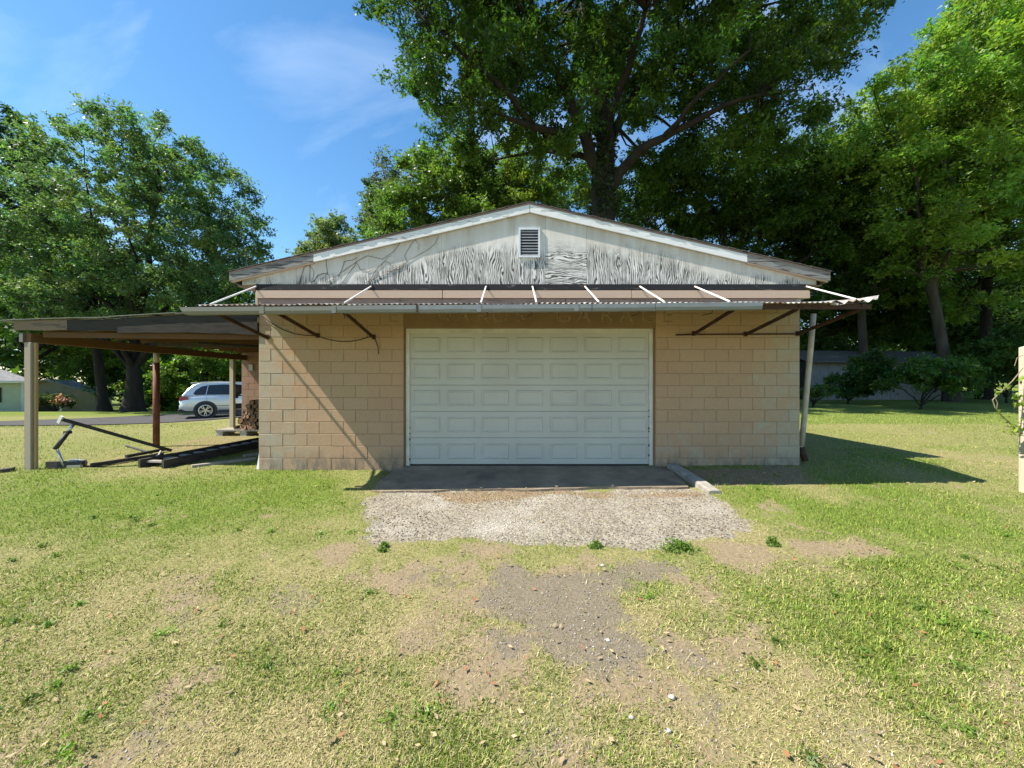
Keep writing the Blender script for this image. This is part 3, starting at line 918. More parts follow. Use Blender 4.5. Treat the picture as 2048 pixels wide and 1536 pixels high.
# boards above the blocks
def plank(px0, px1, py0, py1, y0, y1, name, mat, parent=garage):
    a = P(px0, py1, YW); b = P(px1, py0, YW)
    return MB().box(a.x, b.x, y0, y1, a.z, b.z).build(name, mat, parent, bevel=0.003)
plank(512, 1611, 569, 581, YW - 0.02, YW + 0.05, 'tar_band', 'tar_band')
for a, b in ((515, 885), (886.5, 1262), (1263.5, 1617)):
    plank(a, b, 582, 597, YW - 0.035, YW + 0.05, 'trim_board', 'pink_trim')
for a, b in ((517, 800), (801, 1130), (1131, 1395), (1396, 1590)):
    plank(a, b, 598, 616, YW - 0.012, YW + 0.05, 'lower_board', 'weathered_trim')
plank(1590.5, 1601, 598, 616, YW - 0.016, YW + 0.06, 'end_block', 'pale_board')
plank(512, 516.5, 584, 640, YW - 0.016, YW + 0.06, 'corner_board', 'pink_trim')
MB().box(XL + 0.03, XR - 0.03, YW + 0.052, YW + 0.2, ZT - 0.003, 3.04).build('top_plate', 'weathered_trim', garage)

# gable of plywood sheets
RX, RZ, SL = 0.295, 4.385, 0.2305           # ridge and slope of the roof underside line
def roofz(x): return RZ - abs(x - RX) * SL
seams = [505, 593, 738, 883, 1028, 1090.5, 1173, 1318, 1463, 1608]
GB = P(0, 568.5, YW).z
gable = MB().prism_xz([(XL, GB + 0.01), (XR, GB + 0.01), (XR, roofz(XR) - 0.1), (RX, RZ - 0.1), (XL, roofz(XL) - 0.1)], YW + 0.03, YW + 0.16).build('gable_frame', 'weathered_trim', garage)
vx0, vx1, vz0, vz1 = P(1037, 0, YW).x, P(1080, 0, YW).x, P(0, 516, YW).z, P(0, 457, YW).z
for i in range(len(seams) - 1):
    a = P(seams[i], 0, YW).x + 0.0015; b = P(seams[i + 1], 0, YW).x - 0.0015
    pts = [(a, GB), (b, GB), (b, roofz(b) - 0.03)]
    if a < RX < b: pts.append((RX, RZ - 0.03))
    pts.append((a, roofz(a) - 0.03))
    y = YW - 0.008 + random.uniform(-0.002, 0.002)
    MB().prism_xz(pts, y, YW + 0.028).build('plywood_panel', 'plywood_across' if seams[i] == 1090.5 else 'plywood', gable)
# vent
vent = MB().box(vx0 + 0.02, vx1 - 0.02, YW - 0.013, YW - 0.0115, vz0 + 0.02, vz1 - 0.02).build('vent', 'void_black', garage)
m = MB(); fwid = 0.032
m.box(vx0, vx1, YW - 0.04, YW - 0.011, vz0, vz0 + fwid); m.box(vx0, vx1, YW - 0.04, YW - 0.011, vz1 - fwid, vz1)
m.box(vx0, vx0 + fwid, YW - 0.0395, YW - 0.011, vz0 + fwid, vz1 - fwid); m.box(vx1 - fwid, vx1, YW - 0.0395, YW - 0.011, vz0 + fwid, vz1 - fwid)
m.build('vent_frame', 'vent_white', vent)
nl = 9
for k in range(nl):
    z = vz0 + fwid + (vz1 - vz0 - 2 * fwid) * (k + 0.35) / nl
    MB().add([(vx0 + fwid, YW - 0.036, z - 0.012), (vx1 - fwid, YW - 0.036, z - 0.012), (vx1 - fwid, YW - 0.015, z + 0.018), (vx0 + fwid, YW - 0.015, z + 0.018),
              (vx0 + fwid, YW - 0.036, z - 0.009), (vx1 - fwid, YW - 0.036, z - 0.009), (vx1 - fwid, YW - 0.015, z + 0.021), (vx0 + fwid, YW - 0.015, z + 0.021)],
             [(0, 1, 2, 3), (7, 6, 5, 4), (0, 4, 5, 1), (1, 5, 6, 2), (2, 6, 7, 3), (3, 7, 4, 0)]).build('louvre', 'vent_grey', vent)

# roof slabs, fascia and shingles
YF = YW - 0.055
roof = None
EX = 5.0
for s in (-1, 1):
    pts = [(RX, RZ + 0.016), (RX + s * EX, RZ + 0.016 - EX * SL), (RX + s * EX, RZ - 0.012 - EX * SL), (RX, RZ - 0.012)]
    if s < 0: pts = pts[::-1]
    r_ = MB().prism_xz(pts, YF - 0.004, 15.5).build('roof_deck', 'weathered_trim', garage)
    m = MB()
    n = 44
    for k in range(n):
        a = EX * k / n; b = EX * (k + 1) / n + 0.015
        yo = YF - 0.012 - random.random() * 0.008
        lift = 0.017 + 0.004 * (k % 2) + random.random() * 0.004
        pa = [(RX + s * a, RZ + lift + 0.004 - a * SL), (RX + s * b, RZ + lift - b * SL), (RX + s * b, RZ + lift + 0.012 - b * SL), (RX + s * a, RZ + lift + 0.016 - a * SL)]
        if s > 0: pa = pa[::-1]
        m.prism_xz(pa, yo, 15.55)
    m.build('shingle_course', 'shingle', r_)['kind'] = 'stuff'
    # fascia lengths: white near the ridge, bare grey at the eave
    cut = 3.60 if s < 0 else 3.62
    for (a, b, mt, up, dn) in ((0.004, cut - 0.002, 'white_fascia', -0.013, -0.138), (cut + 0.002, EX, 'grey_fascia', -0.010, -0.135)):
        pa = [(RX + s * a, RZ + up - a * SL), (RX + s * b, RZ + up - b * SL), (RX + s * b, RZ + dn - b * SL), (RX + s * a, RZ + dn - a * SL)]
        if s < 0: pa = pa[::-1]
        MB().prism_xz(pa, YF, YF + 0.03).build('fascia_board', mt, garage)
    a, b = cut + 0.002, EX - 0.03
    pa = [(RX + s * a, RZ - 0.137 - a * SL), (RX + s * b, RZ - 0.137 - b * SL), (RX + s * b, RZ - 0.160 - b * SL), (RX + s * a, RZ - 0.160 - a * SL)]
    if s < 0: pa = pa[::-1]
    MB().prism_xz(pa, YF + 0.006, YF + 0.05).build('soffit_strip', 'pink_trim', garage)
    # boxed eave end and eave fascia
    e0 = XL - 0.002 if s < 0 else XR + 0.002
    e1 = e0 + s * 0.27
    q = [(e0, GB), (e1, GB - 0.01), (e1, roofz(e1) - 0.03), (e0, roofz(e0) - 0.03)]
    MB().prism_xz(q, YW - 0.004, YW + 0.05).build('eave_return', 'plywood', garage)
    xe = RX + s * (EX - 0.03)
    MB().box(min(xe, xe - s * 0.025), max(xe, xe - s * 0.025), YF + 0.052, 15.4, roofz(xe) - 0.16, roofz(xe) - 0.014).build('eave_board', 'grey_fascia', garage)
    MB().box(min(e0 + s * 0.002, xe - s * 0.03), max(e0 + s * 0.002, xe - s * 0.03), YW + 0.052, 15.3, GB - 0.02, GB).build('soffit', 'weathered_trim', garage)
    MB().box(min(e0, e0 - s * 0.15), max(e0, e0 - s * 0.15), YW + 0.21, 15.19, 3.003, roofz(e0) - 0.04).build('wall_plate', 'weathered_trim', garage)
# small flood of utility pieces
MB().box(XL - 0.055, XL - 0.002, YW - 0.02, YW + 0.04, 2.42, 2.50).build('junction_box', 'white_paint', garage)
# rear wing behind the carport
wing_y = 11.8
wing = MB().box(-8.295, XL - 0.004, wing_y + 0.006, wing_y + 0.2, -0.3, 2.60).build('wing_wall', 'mortar_pink', garage)
course_blocks(wing, -8.3, -6.2, [2.40 - 0.2032 * k for k in range(13)], wing_y, 'block_pink', 0, 71)
MB().box(-8.295, -8.1, wing_y + 0.203, 15.2, -0.3, 2.6).build('wing_side_wall', 'side_block', garage)
MB().box(-8.5, XL - 0.006, wing_y - 0.1, 15.5, 2.603, 2.70).build('wing_roof', 'shingle', garage)
p = P(503, 735, wing_y)
MB().box(p.x - 0.06, p.x + 0.06, wing_y - 0.04, wing_y - 0.002, p.z - 0.09, p.z + 0.09).build('outlet_box', 'trim_white', wing)

# downspout leaning beside the right corner
ds = MB()
pa = [P(1627, 628, 6.6), P(1621, 700, 6.6), P(1607, 850, 6.6), P(1603, 893, 6.6)]
ds.tube(pa, 0.042, 10)
dspo = ds.build('downspout', 'pipe_tan', garage, smooth=True)
b0 = P(1603, 893, 6.6)
MB().tube([b0, b0 + Vector((0, -0.02, -0.10)), b0 + Vector((0.02, -0.06, -0.24))], [0.05, 0.052, 0.05], 10).build('boot', 'rust', dspo, smooth=True)
MB().bar(P(1590, 892, 6.6), P(1606, 893, 6.55), 0.02, 0.02).build('pipe_strap', 'pipe_tan', dspo)

# ------------------------------------------------------------------ awning
YA = 5.17
def az(x, y):
    """sheet height: falls from the wall to the front, rises slightly to the right"""
    zf = 2.452 + (x + 4.3) * 0.0042
    return zf + (y - YA) * (2.70 - 2.455) / (YW - YA)
awn = empty('awning', (0.3, YW - 0.03, 2.6), 'long rusty corrugated metal awning hung on tie rods over the garage door', 'awning')
sheet_x = np.linspace(-4.22, 4.95, 15)
for i in range(14):
    x0, x1 = sheet_x[i] - 0.02, sheet_x[i + 1] + 0.02
    nxx = 80; nyy = 5
    ycut = YA + random.uniform(-0.02, 0.02)
    dz = random.uniform(-0.004, 0.004) + (0.004 if i % 2 else 0)
    v = []
    for j in range(nyy):
        for k in range(nxx):
            x = x0 + (x1 - x0) * k / (nxx - 1)
            y = ycut + (YW - 0.022 - ycut) * j / (nyy - 1)
            z = az(x, y) + dz + 0.0095 * math.cos(2 * math.pi * x / 0.072) + 0.004 * math.sin(x * 5 + i) * (1 - j / nyy)
            if i == 13:
                tt = k / (nxx - 1); fr = (1 - j / (nyy - 1)) ** 2
                z += fr * (0.11 * max(0, tt - 0.55) ** 1.2 * 2.2 - 0.03 * math.sin(tt * 9)) + fr * 0.012 * math.sin(tt * 40)
                y -= fr * 0.03 * math.sin(tt * 17)
            v.append((x, y, z))
    n0 = len(v)
    v += [(a, b, c - 0.0015) for a, b, c in v]
    q = []
    for j in range(nyy - 1):
        for k in range(nxx - 1):
            a = j * nxx + k
            q.append((a, a + 1, a + nxx + 1, a + nxx)); q.append((a + n0, a + n0 + nxx, a + n0 + nxx + 1, a + n0 + 1))
    for k in range(nxx - 1):
        q.append((k, k + n0, k + n0 + 1, k + 1))
    c = Vector(((x0 + x1) / 2, YA, az(x0, YA)))
    me = np_mesh('corrugated_sheet', np.array(v) - np.array(c), quads=q, mat='corrugated', smooth=True)
    link_obj('corrugated_sheet', me, awn, c)
# crumpled flap at the far right end
m = MB()
fl = [P(1652, 606, 5.24), P(1672, 600, 5.24), P(1690, 607, 5.22), P(1714, 606, 5.22), P(1731, 603, 5.21), P(1745, 598, 5.2)]
fl2 = [p + Vector((0.01, 0.22, 0.03)) for p in fl]
lo = [p + Vector((0, 0.0, -0.045)) for p in fl]
k = len(fl)
m.add(fl + fl2 + [p + Vector((0, 0, -0.004)) for p in fl] + [p + Vector((0, 0, -0.004)) for p in fl2],
      [(i, i + 1, k + i + 1, k + i) for i in range(k - 1)] + [(2 * k + i, 3 * k + i, 3 * k + i + 1, 2 * k + i + 1) for i in range(k - 1)] + [(i, 2 * k + i, 2 * k + i + 1, i + 1) for i in range(k - 1)])
m.build('torn_sheet', 'corrugated', awn)
# steel angle along the front and the wall
def azf(x): return az(x, YA)
MB().bar((-4.3, YA + 0.075, azf(-4.3) - 0.035), (4.9, YA + 0.075, azf(4.9) - 0.045), 0.006, 0.07).build('front_rail', 'rust', awn)
MB().bar((-4.3, YA + 0.103, azf(-4.3) - 0.066), (4.9, YA + 0.103, azf(4.9) - 0.066), 0.05, 0.006).build('front_rail_flange', 'rust', awn)
MB().bar((-4.2, YW - 0.04, 2.655), (4.8, YW - 0.04, 2.655 + 0.03), 0.05, 0.05).build('wall_rail', 'rust', awn)
# gutter lengths
YG = YA + 0.05
gut = [(372, 533), (534.5, 674), (676, 836), (840, 958), (960, 1180), (1181.5, 1304), (1305.5, 1515)]
def gy(px): return 617.5 + (px - 372) * (608 - 617.5) / 1143
for i, (a, b) in enumerate(gut):
    A = P(a, gy(a), YG); B = P(b, gy(b), YG)
    dzg = random.uniform(-0.004, 0.004)
    pr = [(0, 0.0), (0, -0.055), (0.012, -0.092), (0.10, -0.092), (0.11, -0.01), (0.106, -0.01), (0.096, -0.087), (0.016, -0.087), (0.005, -0.053), (0.005, -0.006), (0.016, -0.006), (0.016, 0.0)]
    n = len(pr); v = []
    for p_ in (A, B):
        for (u, w) in pr:
            v.append((p_.x + (0.06 * (-w / 0.09) if (i == 0 and p_ is A) else 0), YG - 0.11 + u, p_.z + w + dzg))
    f = [(j, n + j, n + (j + 1) % n, (j + 1) % n) for j in range(n)] + [tuple(range(n)), tuple(range(2 * n - 1, n - 1, -1))]
    MB().add(v, f).build('gutter_length', 'gutter_metal', awn)
for px in (534, 675, 838, 1150, 959):
    A = P(px, gy(px), YG)
    w = 0.012 if px == 838 else 0.03
    MB().box(A.x - w, A.x + w, YG - 0.114, YG - 0.1105, A.z - 0.094, A.z + 0.003).build('gutter_strap', 'rust' if px in (838,) else 'gutter_metal', awn)
for px in (690, 975, 1062, 1165, 1275, 1420):
    A = P(px, gy(px), YG)
    MB().tube([(A.x, YG - 0.06, A.z - 0.09), (A.x + 0.01, YG - 0.03, A.z - 0.125), (A.x - 0.05, YG + 0.1, A.z - 0.13)], 0.006, 5).build('gutter_hook', 'rust', awn)
# tie rods from the wall
for i, px in enumerate((512, 742, 972, 1065, 1170, 1280, 1390, 1613)):
    t0 = P(px, 573, YW - 0.025)
    xb = t0.x * 1.0
    b0 = Vector((xb, 5.40 if i else 5.45, az(xb, 5.42) + 0.018))
    MB().tube([t0, b0], 0.0125, 6).build('tie_rod', 'white_rod', awn)
    MB().box(t0.x - 0.025, t0.x + 0.025, YW - 0.03, YW - 0.0205, t0.z - 0.03, t0.z + 0.02).build('rod_plate', 'rust', awn)
# braces below
for i, (px, py) in enumerate(((534, 675), (635, 672), (747, 675), (1388, 668), (1492, 669), (1596, 668))):
    a = P(px, py, YW - 0.02)
    b = Vector((a.x, YA + 0.10, azf(a.x) - 0.07))
    MB().bar(a, b, 0.05, 0.022, up=(1, 0, 0)).build('brace', 'rust', awn)
    MB().bar(a, b + Vector((0, 0, 0)), 0.006, 0.05, up=(1, 0, 0)).build('brace_web', 'rust', awn)
    MB().box(a.x - 0.03, a.x + 0.03, YW - 0.014, YW - 0.002, a.z - 0.03, a.z + 0.05).build('brace_plate', 'rust', awn)
# rafters between wall and front rail
for x in (-4.2, -3.26, -2.3, -1.2, 0, 1.2, 2.2, 3.05, 3.92, 4.78):
    MB().bar((x, YA + 0.06, azf(x) - 0.035), (x, YW - 0.06, az(x, YW - 0.06) - 0.035), 0.035, 0.035).build('awning_rafter', 'rust', awn)
# thin conduit on the right part of the wall
cd = MB().tube([P(1352, 670, YW - 0.015), P(1388, 669, YW - 0.02), P(1600, 668, YW - 0.02)], 0.013, 7).build('conduit', 'rust')
tag(cd, 'thin rusty conduit running across the block wall right of the garage door', 'pipe')
# cable
cb = [(524, 632), (545, 648), (565, 659), (590, 668), (612, 671), (632, 671), (652, 678), (675, 682.5), (700, 683), (722, 679), (745, 672), (751, 680), (756, 694), (757.5, 708)]
cab = MB().tube([P(a, b, YW - 0.02) for a, b in cb], 0.0065, 6).build('cable', 'cable_black')
tag(cab, 'loose dark cable sagging between the awning braces left of the door', 'cable')

# dry vine stems on the gable
vz = [[(690, 590), (780, 530), (860, 470), (940, 420), (1040, 440), (1110, 400), (1160, 320), (1240, 310), (1275, 350), (1268, 385)],
      [(930, 590), (1080, 530), (1170, 480), (1300, 400), (1380, 340), (1400, 290)],
      [(780, 590), (850, 500), (870, 460), (900, 510), (950, 525), (1010, 500), (1060, 440), (1100, 420)],
      [(515, 590), (540, 490), (580, 480), (605, 530), (585, 590)],
      [(590, 590), (630, 540), (690, 530), (650, 570)],
      [(760, 560), (800, 460), (850, 450), (880, 430)],
      [(950, 600), (1010, 500), (1050, 460), (1090, 470), (1080, 520)],
      [(1060, 525), (1150, 500), (1200, 460), (1185, 420), (1230, 340), (1300, 260)],
      [(575, 590), (580, 450), (560, 440)], [(685, 540), (680, 410)], [(600, 590), (640, 540), (670, 535), (700, 545)], [(485, 665), (500, 590)]]
root = P(440 + 690 / 3.2, 380 + 590 / 3.2, YW - 0.02)
vine = empty('dry_vine', root, 'leafless dry vine clinging to the left half of the white gable', 'vine')
for ln in vz:
    pts = []
    for i in range(len(ln) - 1):
        for t_ in (0, 0.5):
            x = ln[i][0] * (1 - t_) + ln[i + 1][0] * t_; y = ln[i][1] * (1 - t_) + ln[i + 1][1] * t_
            pts.append(P(440 + (x + random.uniform(-5, 5)) / 3.2, 380 + (y + random.uniform(-5, 5)) / 3.2, YW - 0.0135))
    pts.append(P(440 + ln[-1][0] / 3.2, 380 + ln[-1][1] / 3.2, YW - 0.0135))
    n = len(pts)
    MB().tube(pts, [0.0042 * (1 - 0.5 * i / n) for i in range(n)], 5).build('stem', 'vine_stem', vine)

# ------------------------------------------------------------------ carport
cp = empty('carport', (-6.3, 9.0, gzs(-6.3, 9)), 'open wooden lean-to carport with sagging metal roof beside the garage', 'carport')
CX = -8.14
def cpz(x): return 2.425 + (x + 8.55) * 0.040 + 0.012 * math.sin(x * 2.1)
CY0, CY1 = 6.44, 11.78
xs_ = np.linspace(-8.62, XL - 0.01, 7)
for i in range(6):
    x0, x1 = xs_[i] - (0.03 if i else 0), xs_[i + 1]
    n = 14; v = []
    rise = 0.006 * (i % 2) + random.uniform(0, 0.006)
    yf = CY0 - 0.015 - random.random() * 0.012
    for y in (yf, 8.2, 10, CY1):
        for k in range(n):
            x = x0 + (x1 - x0) * k / (n - 1)
            v.append((x, y, cpz(x) + rise + 0.006 * math.cos(2 * math.pi * k / 4) + (0.015 * math.sin(x * 4) if y == yf else 0)))
    n0 = len(v); v += [(a, b, c - 0.004) for a, b, c in v]
    q = []
    for j in range(3):
        for k in range(n - 1):
            a = j * n + k
            q += [(a, a + 1, a + n + 1, a + n), (a + n0, a + n0 + n, a + n0 + n + 1, a + n0 + 1)]
    q += [(k, k + n0, k + n0 + 1, k + 1) for k in range(n - 1)]
    MB().add(v, q).build('roof_sheet', 'corrugated' if i in (2, 4) else 'gutter_metal', cp)
# fascia boards
for (x0, x1, d0, d1, mt, yo) in ((-8.33, -7.44, 0.165, 0.185, 'peeled_wood', 0), (-7.435, -6.6, 0.19, 0.215, 'old_wood', 0.004), (-6.595, XL - 0.006, 0.25, 0.385, 'old_wood', -0.004)):
    n = 10; pts = []
    for k in range(n + 1):
        x = x0 + (x1 - x0) * k / n
        pts.append((x, cpz(x) - 0.012))
    for k in range(n, -1, -1):
        x = x0 + (x1 - x0) * k / n
        pts.append((x, cpz(x) - d0 - (d1 - d0) * k / n + 0.006 * math.sin(x * 9)))
    MB().prism_xz(pts[::-1], CY0 - 0.012 + yo, CY0 + 0.022 + yo).build('fascia', mt, cp)
for (xa, xb, dz_) in ((-8.62, -7.95, 0.012), (-7.952, -6.7, 0.014), (-6.705, -5.6, 0.024), (-5.605, XL - 0.01, 0.012)):
    MB().bar((xa, CY0 - 0.03, cpz(xa) + dz_), (xb, CY0 - 0.03, cpz(xb) + dz_), 0.03, 0.011).build('drip_edge', 'gutter_metal', cp)
# purlins of lighter board visible below the fascia
MB().bar((-7.9, CY0 + 0.06, 2.215), (XL - 0.01, CY0 + 0.06, 2.175), 0.045, 0.085).build('header', 'rafter_wood', cp)
for k in range(9):
    y = 6.95 + k * 0.585
    MB().bar((CX - 0.25, y, cpz(CX - 0.25) - 0.075), (XL - 0.01, y, cpz(XL) - 0.075), 0.042, 0.13).build('rafter', 'rafter_wood', cp)
for k in range(6):
    x = -8.2 + k * 0.72
    MB().bar((x, CY0 + 0.05, cpz(x) - 0.018), (x, CY1, cpz(x) - 0.018), 0.09, 0.02).build('purlin', 'rafter_wood', cp)
MB().bar((CX, CY0 + 0.03, 2.165), (CX, CY1 - 0.02, 2.165), 0.09, 0.155).build('beam', 'beam_wood', cp)
MB().bar((XL - 0.06, CY0 + 0.03, 2.28), (XL - 0.06, CY1 - 0.02, 2.28), 0.045, 0.15).build('ledger', 'rafter_wood', cp)
y1, y2, y3 = 6.52, 8.8, 11.2
def gpost(x, y): return gzs(x, y) - 0.10
MB().box(-8.19, -8.075, y1 - 0.07, y1 - 0.03, gpost(CX, y1), 2.085).build('post', 'grey_post', cp, bevel=0.008)['label'] = 'weathered grey square post'
MB().box(-8.12, -8.045, y1 - 0.028, y1 + 0.015, gpost(CX, y1), 2.085).build('post', 'new_lumber', cp, bevel=0.004)['label'] = 'newer yellow lumber post'
MB().tube([(CX, y2, gpost(CX, y2)), (CX, y2, 1.86)], 0.062, 12).build('post', 'rust_post', cp, smooth=True)['label'] = 'rusty red steel pipe post'
MB().tube([(CX, y2, 1.858), (CX, y2, 2.085)], 0.055, 12).build('post_top', 'pale_post', cp, smooth=True)
MB().box(CX - 0.055, CX + 0.055, y3 - 0.05, y3 + 0.05, gpost(CX, y3), 2.085).build('post', 'pale_post', cp, bevel=0.004)['label'] = 'pale straight wooden post'
MB().box(CX - 0.11, CX - 0.05, y1 - 0.085, y1 + 0.02, 2.09, 2.24).build('bracket', 'gutter_metal', cp)
# things stored up in the rafters
o = MB().bar((-7.0, 7.6, 2.165), (-5.6, 7.9, 2.165), 0.08, 0.08).build('stored_timber', 'dark_timber', cp)
MB().bar((-5.9, 7.2, 2.155), (-4.7, 8.6, 2.155), 0.05, 0.05).build('stored_pipe', 'hoist_paint', cp)

# ------------------------------------------------------------------ things under the carport
def GP(px, py, lift=0.0):
    x, y = G(px, py)
    return Vector((x, y, gzs(x, y) + lift))
hb = GP(130, 934)
hoist = empty('engine_hoist', hb, 'folded black engine hoist with its boom leaning down to the red post', 'engine hoist')
top = P(122, 838, 6.75)
end = GP(343, 906, 0.05)
d_ = (end - top).normalized()
MB().bar(top, end, 0.055, 0.06).build('boom', 'hoist_paint', hoist, bevel=0.006)
MB().bar(top + Vector((-0.03, -0.01, -0.07)), top + Vector((0.03, -0.01, 0.05)), 0.05, 0.03, up=(0, 1, 0)).build('boom_end_plate', 'white_paint', hoist)
rt = P(148, 848, 6.85); rb = P(110, 899, 6.62)
md = rt + (rb - rt) * 0.34
MB().tube([rt, md], 0.022, 8).build('ram_rod', 'alloy', hoist, smooth=True)
MB().tube([md, rb], 0.034, 10).build('ram_cylinder', 'hoist_paint', hoist, smooth=True)
MB().bar(md - Vector((0.04, 0, 0)), md + Vector((0.04, 0, 0)), 0.07, 0.05).build('ram_collar', 'hoist_paint', hoist)
MB().tube([rb + (rt - rb) * 0.08, GP(129, 936, 0.0)], 0.018, 8).build('strut', 'alloy', hoist, smooth=True)
MB().bar(GP(182, 935, 0.04), GP(326, 913, 0.045), 0.06, 0.06).build('base_leg', 'hoist_paint', hoist)
MB().bar(GP(252, 917, 0.04), GP(330, 904, 0.06), 0.055, 0.055).build('base_leg', 'hoist_paint', hoist)
MB().tube([GP(252, 893, 0.02), GP(300, 908, 0.03)], 0.02, 7).build('side_rod', 'hoist_paint', hoist)
a = GP(316, 916, 0.03)
MB().tube([a, P(322, 902, a.y + 0.1)], 0.02, 7).build('caster_arm', 'alloy', hoist)
MB().tube([a + Vector((-0.02, 0, 0.0)), a + Vector((0.02, 0, 0.0))], 0.035, 10).build('caster', 'tyre', hoist)
MB().bar(GP(136, 937, 0.03), GP(163, 936, 0.03), 0.05, 0.05).build('foot_bar', 'alloy', hoist)

def rock(name, loc, r, seed, mat, label, cat, flat=0.7, group=None):
    rr = np.random.default_rng(seed)
    import bmesh
    bm = bmesh.new(); bmesh.ops.create_icosphere(bm, subdivisions=3, radius=1)
    offs = rr.normal(size=(9, 3)); offs /= np.linalg.norm(offs, axis=1)[:, None]
    cuts = rr.uniform(0.5, 0.85, 9)
    for v in bm.verts:
        p = np.array(v.co)
        for o_, c_ in zip(offs, cuts):
            d = p @ o_
            if d > c_: p = p - o_ * (d - c_) * 0.85
        p = p * (1 + 0.06 * math.sin(p[0] * 9 + seed) * math.sin(p[1] * 8) + 0.03 * rr.normal() * 0.4)
        v.co = (p[0] * r[0], p[1] * r[1], p[2] * r[2])
    me = bpy.data.meshes.new(name); bm.to_mesh(me); bm.free(); me.materials.append(M[mat])
    me.polygons.foreach_set('use_smooth', [True] * len(me.polygons))
    o = link_obj(name, me, None, (loc[0], loc[1], loc[2] + r[2] * flat))
    tag(o, label, cat, group)
    return o
g_ = GP(147, 935)
rock('concrete_chunk', (g_.x - 0.02, g_.y + 0.06, g_.z - 0.02), (0.15, 0.11, 0.11), 4, 'rock', 'broken pale concrete chunk at the foot of the engine hoist', 'rubble')

# ladder lying on the ground
lad = empty('wooden_ladder', (-6.1, 7.9, gzs(-6.1, 7.9)), 'old dark wooden ladder lying on the dirt under the carport', 'ladder')
A1, B1 = Vector((-6.42, 6.62, 0)), Vector((-6.05, 9.45, 0))
side = Vector((0.46, -0.06, 0))
def onz(v, h): return Vector((v.x, v.y, gzs(v.x, v.y) + h))
MB().bar(onz(A1, 0.075), onz(B1, 0.075), 0.045, 0.14).build('rail', 'dark_timber', lad)
MB().bar(onz(A1 + side, 0.075), onz(B1 + side, 0.075), 0.045, 0.14).build('rail', 'dark_timber', lad)
for k in range(10):
    a = A1 + (B1 - A1) * (0.05 + k * 0.1)
    MB().bar(onz(a, 0.09), onz(a + side, 0.09), 0.09, 0.03).build('rung', 'pale_board', lad)
def lying_plank(a, b, w, h, label, mat):
    m = MB().bar(a, b, w, h)
    o = m.build('plank', mat, None, loc=center_of(m))
    tag(o, label, 'plank')
lying_plank(onz(Vector((-5.55, 6.66, 0)), 0.02), onz(Vector((-4.9, 7.35, 0)), 0.02), 0.09, 0.04, 'pale narrow plank lying between the ladder and the garage corner', 'pale_board')
lying_plank(onz(Vector((-5.3, 7.6, 0)), 0.02), onz(Vector((-4.75, 8.35, 0)), 0.02), 0.09, 0.04, 'pale plank lying deeper under the carport beside the ladder', 'pale_board')
lying_plank(onz(Vector((-8.0, 6.62, 0)), 0.05), onz(Vector((-7.42, 6.66, 0)), 0.05), 0.06, 0.12, 'short grey timber lying at the foot of the front carport post', 'dark_timber')
a = GP(0, 948, 0.02)
lying_plank(Vector((a.x - 0.2, a.y, a.z)), GP(28, 941, 0.03), 0.12, 0.05, 'weathered board end lying in the grass outside the carport', 'dark_timber')
# white downspout piece leaning at the garage corner
m = MB().bar((XL - 0.07, YW + 0.10, gzs(XL, YW) - 0.01), (XL - 0.02, YW + 0.16, 0.44), 0.05, 0.035)
tag(m.build('white_board', 'white_paint', None, loc=(XL - 0.07, YW + 0.1, gzs(XL, YW))), 'short white board leaning against the left garage corner', 'board')
# plank shelf and the firewood
b0 = GP(447, 872)
shelf = empty('plank_platform', (b0.x + 0.8, b0.y, b0.z), 'low plank platform on blocks carrying the firewood', 'platform')
yp = 10.6
z0 = gzs(-7.5, yp)
MB().box(-8.05, -6.6, yp - 0.18, yp - 0.02, z0 + 0.13, z0 + 0.175).build('deck_board', 'pale_board', shelf)
MB().box(-8.05, -6.6, yp - 0.01, yp + 0.16, z0 + 0.13, z0 + 0.172).build('deck_board', 'pale_board', shelf)
MB().box(-8.05, -6.6, yp + 0.17, yp + 0.34, z0 + 0.13, z0 + 0.174).build('deck_board', 'pale_board', shelf)
for x in (-7.95, -7.3, -6.75):
    MB().box(x - 0.09, x + 0.09, yp - 0.16, yp + 0.3, z0 - 0.05, z0 + 0.13).build('support_block', 'rock', shelf)
lr = random.Random(5)
def log_mesh(seed):
    r = random.Random(seed)
    L = 0.42; rad = r.uniform(0.05, 0.075); n = 8
    half = r.random() < 0.5
    m = MB()
    ring = []
    for k in range(n):
        a = 2 * math.pi * k / n
        q = rad * r.uniform(0.85, 1.12)
        zz = math.sin(a) * q
        if half: zz = max(zz, -0.25 * rad)
        ring.append((math.cos(a) * q, zz))
    vs = [(x, -L / 2 + r.uniform(-.02, .02), z) for x, z in ring] + [(x, L / 2, z) for x, z in ring]
    fs = [(i, (i + 1) % n, n + (i + 1) % n, n + i) for i in range(n)]
    me = bpy.data.meshes.new('firewood_log'); me.from_pydata(vs, [], [tuple(range(n - 1, -1, -1)), tuple(range(n, 2 * n))] + fs); me.update()
    me.materials.append(M['firewood_bark']); me.materials.append(M['firewood_end'])
    me.polygons[0].material_index = 1; me.polygons[1].material_index = 1
    return me
lm = [log_mesh(s) for s in range(7)]
zrow = z0 + 0.178 + 0.05
xl = -7.50
for row in range(8):
    x = xl + row * 0.058 + (row % 2) * 0.03
    while x < -6.72:
        o = link_obj('firewood_log', lm[lr.randrange(7)], None, (x + lr.uniform(-.01, .01), yp + 0.06 + lr.uniform(-.05, .05), zrow + lr.uniform(-.008, .008)))
        o.rotation_euler = (0, lr.uniform(0, 6.28), lr.uniform(-.1, .1))
        tag(o, 'split firewood log in the stack against the rear block wall', 'firewood', 'firewood logs stacked under the carport')
        x += 0.125 + lr.uniform(0, 0.012)
    zrow += 0.098

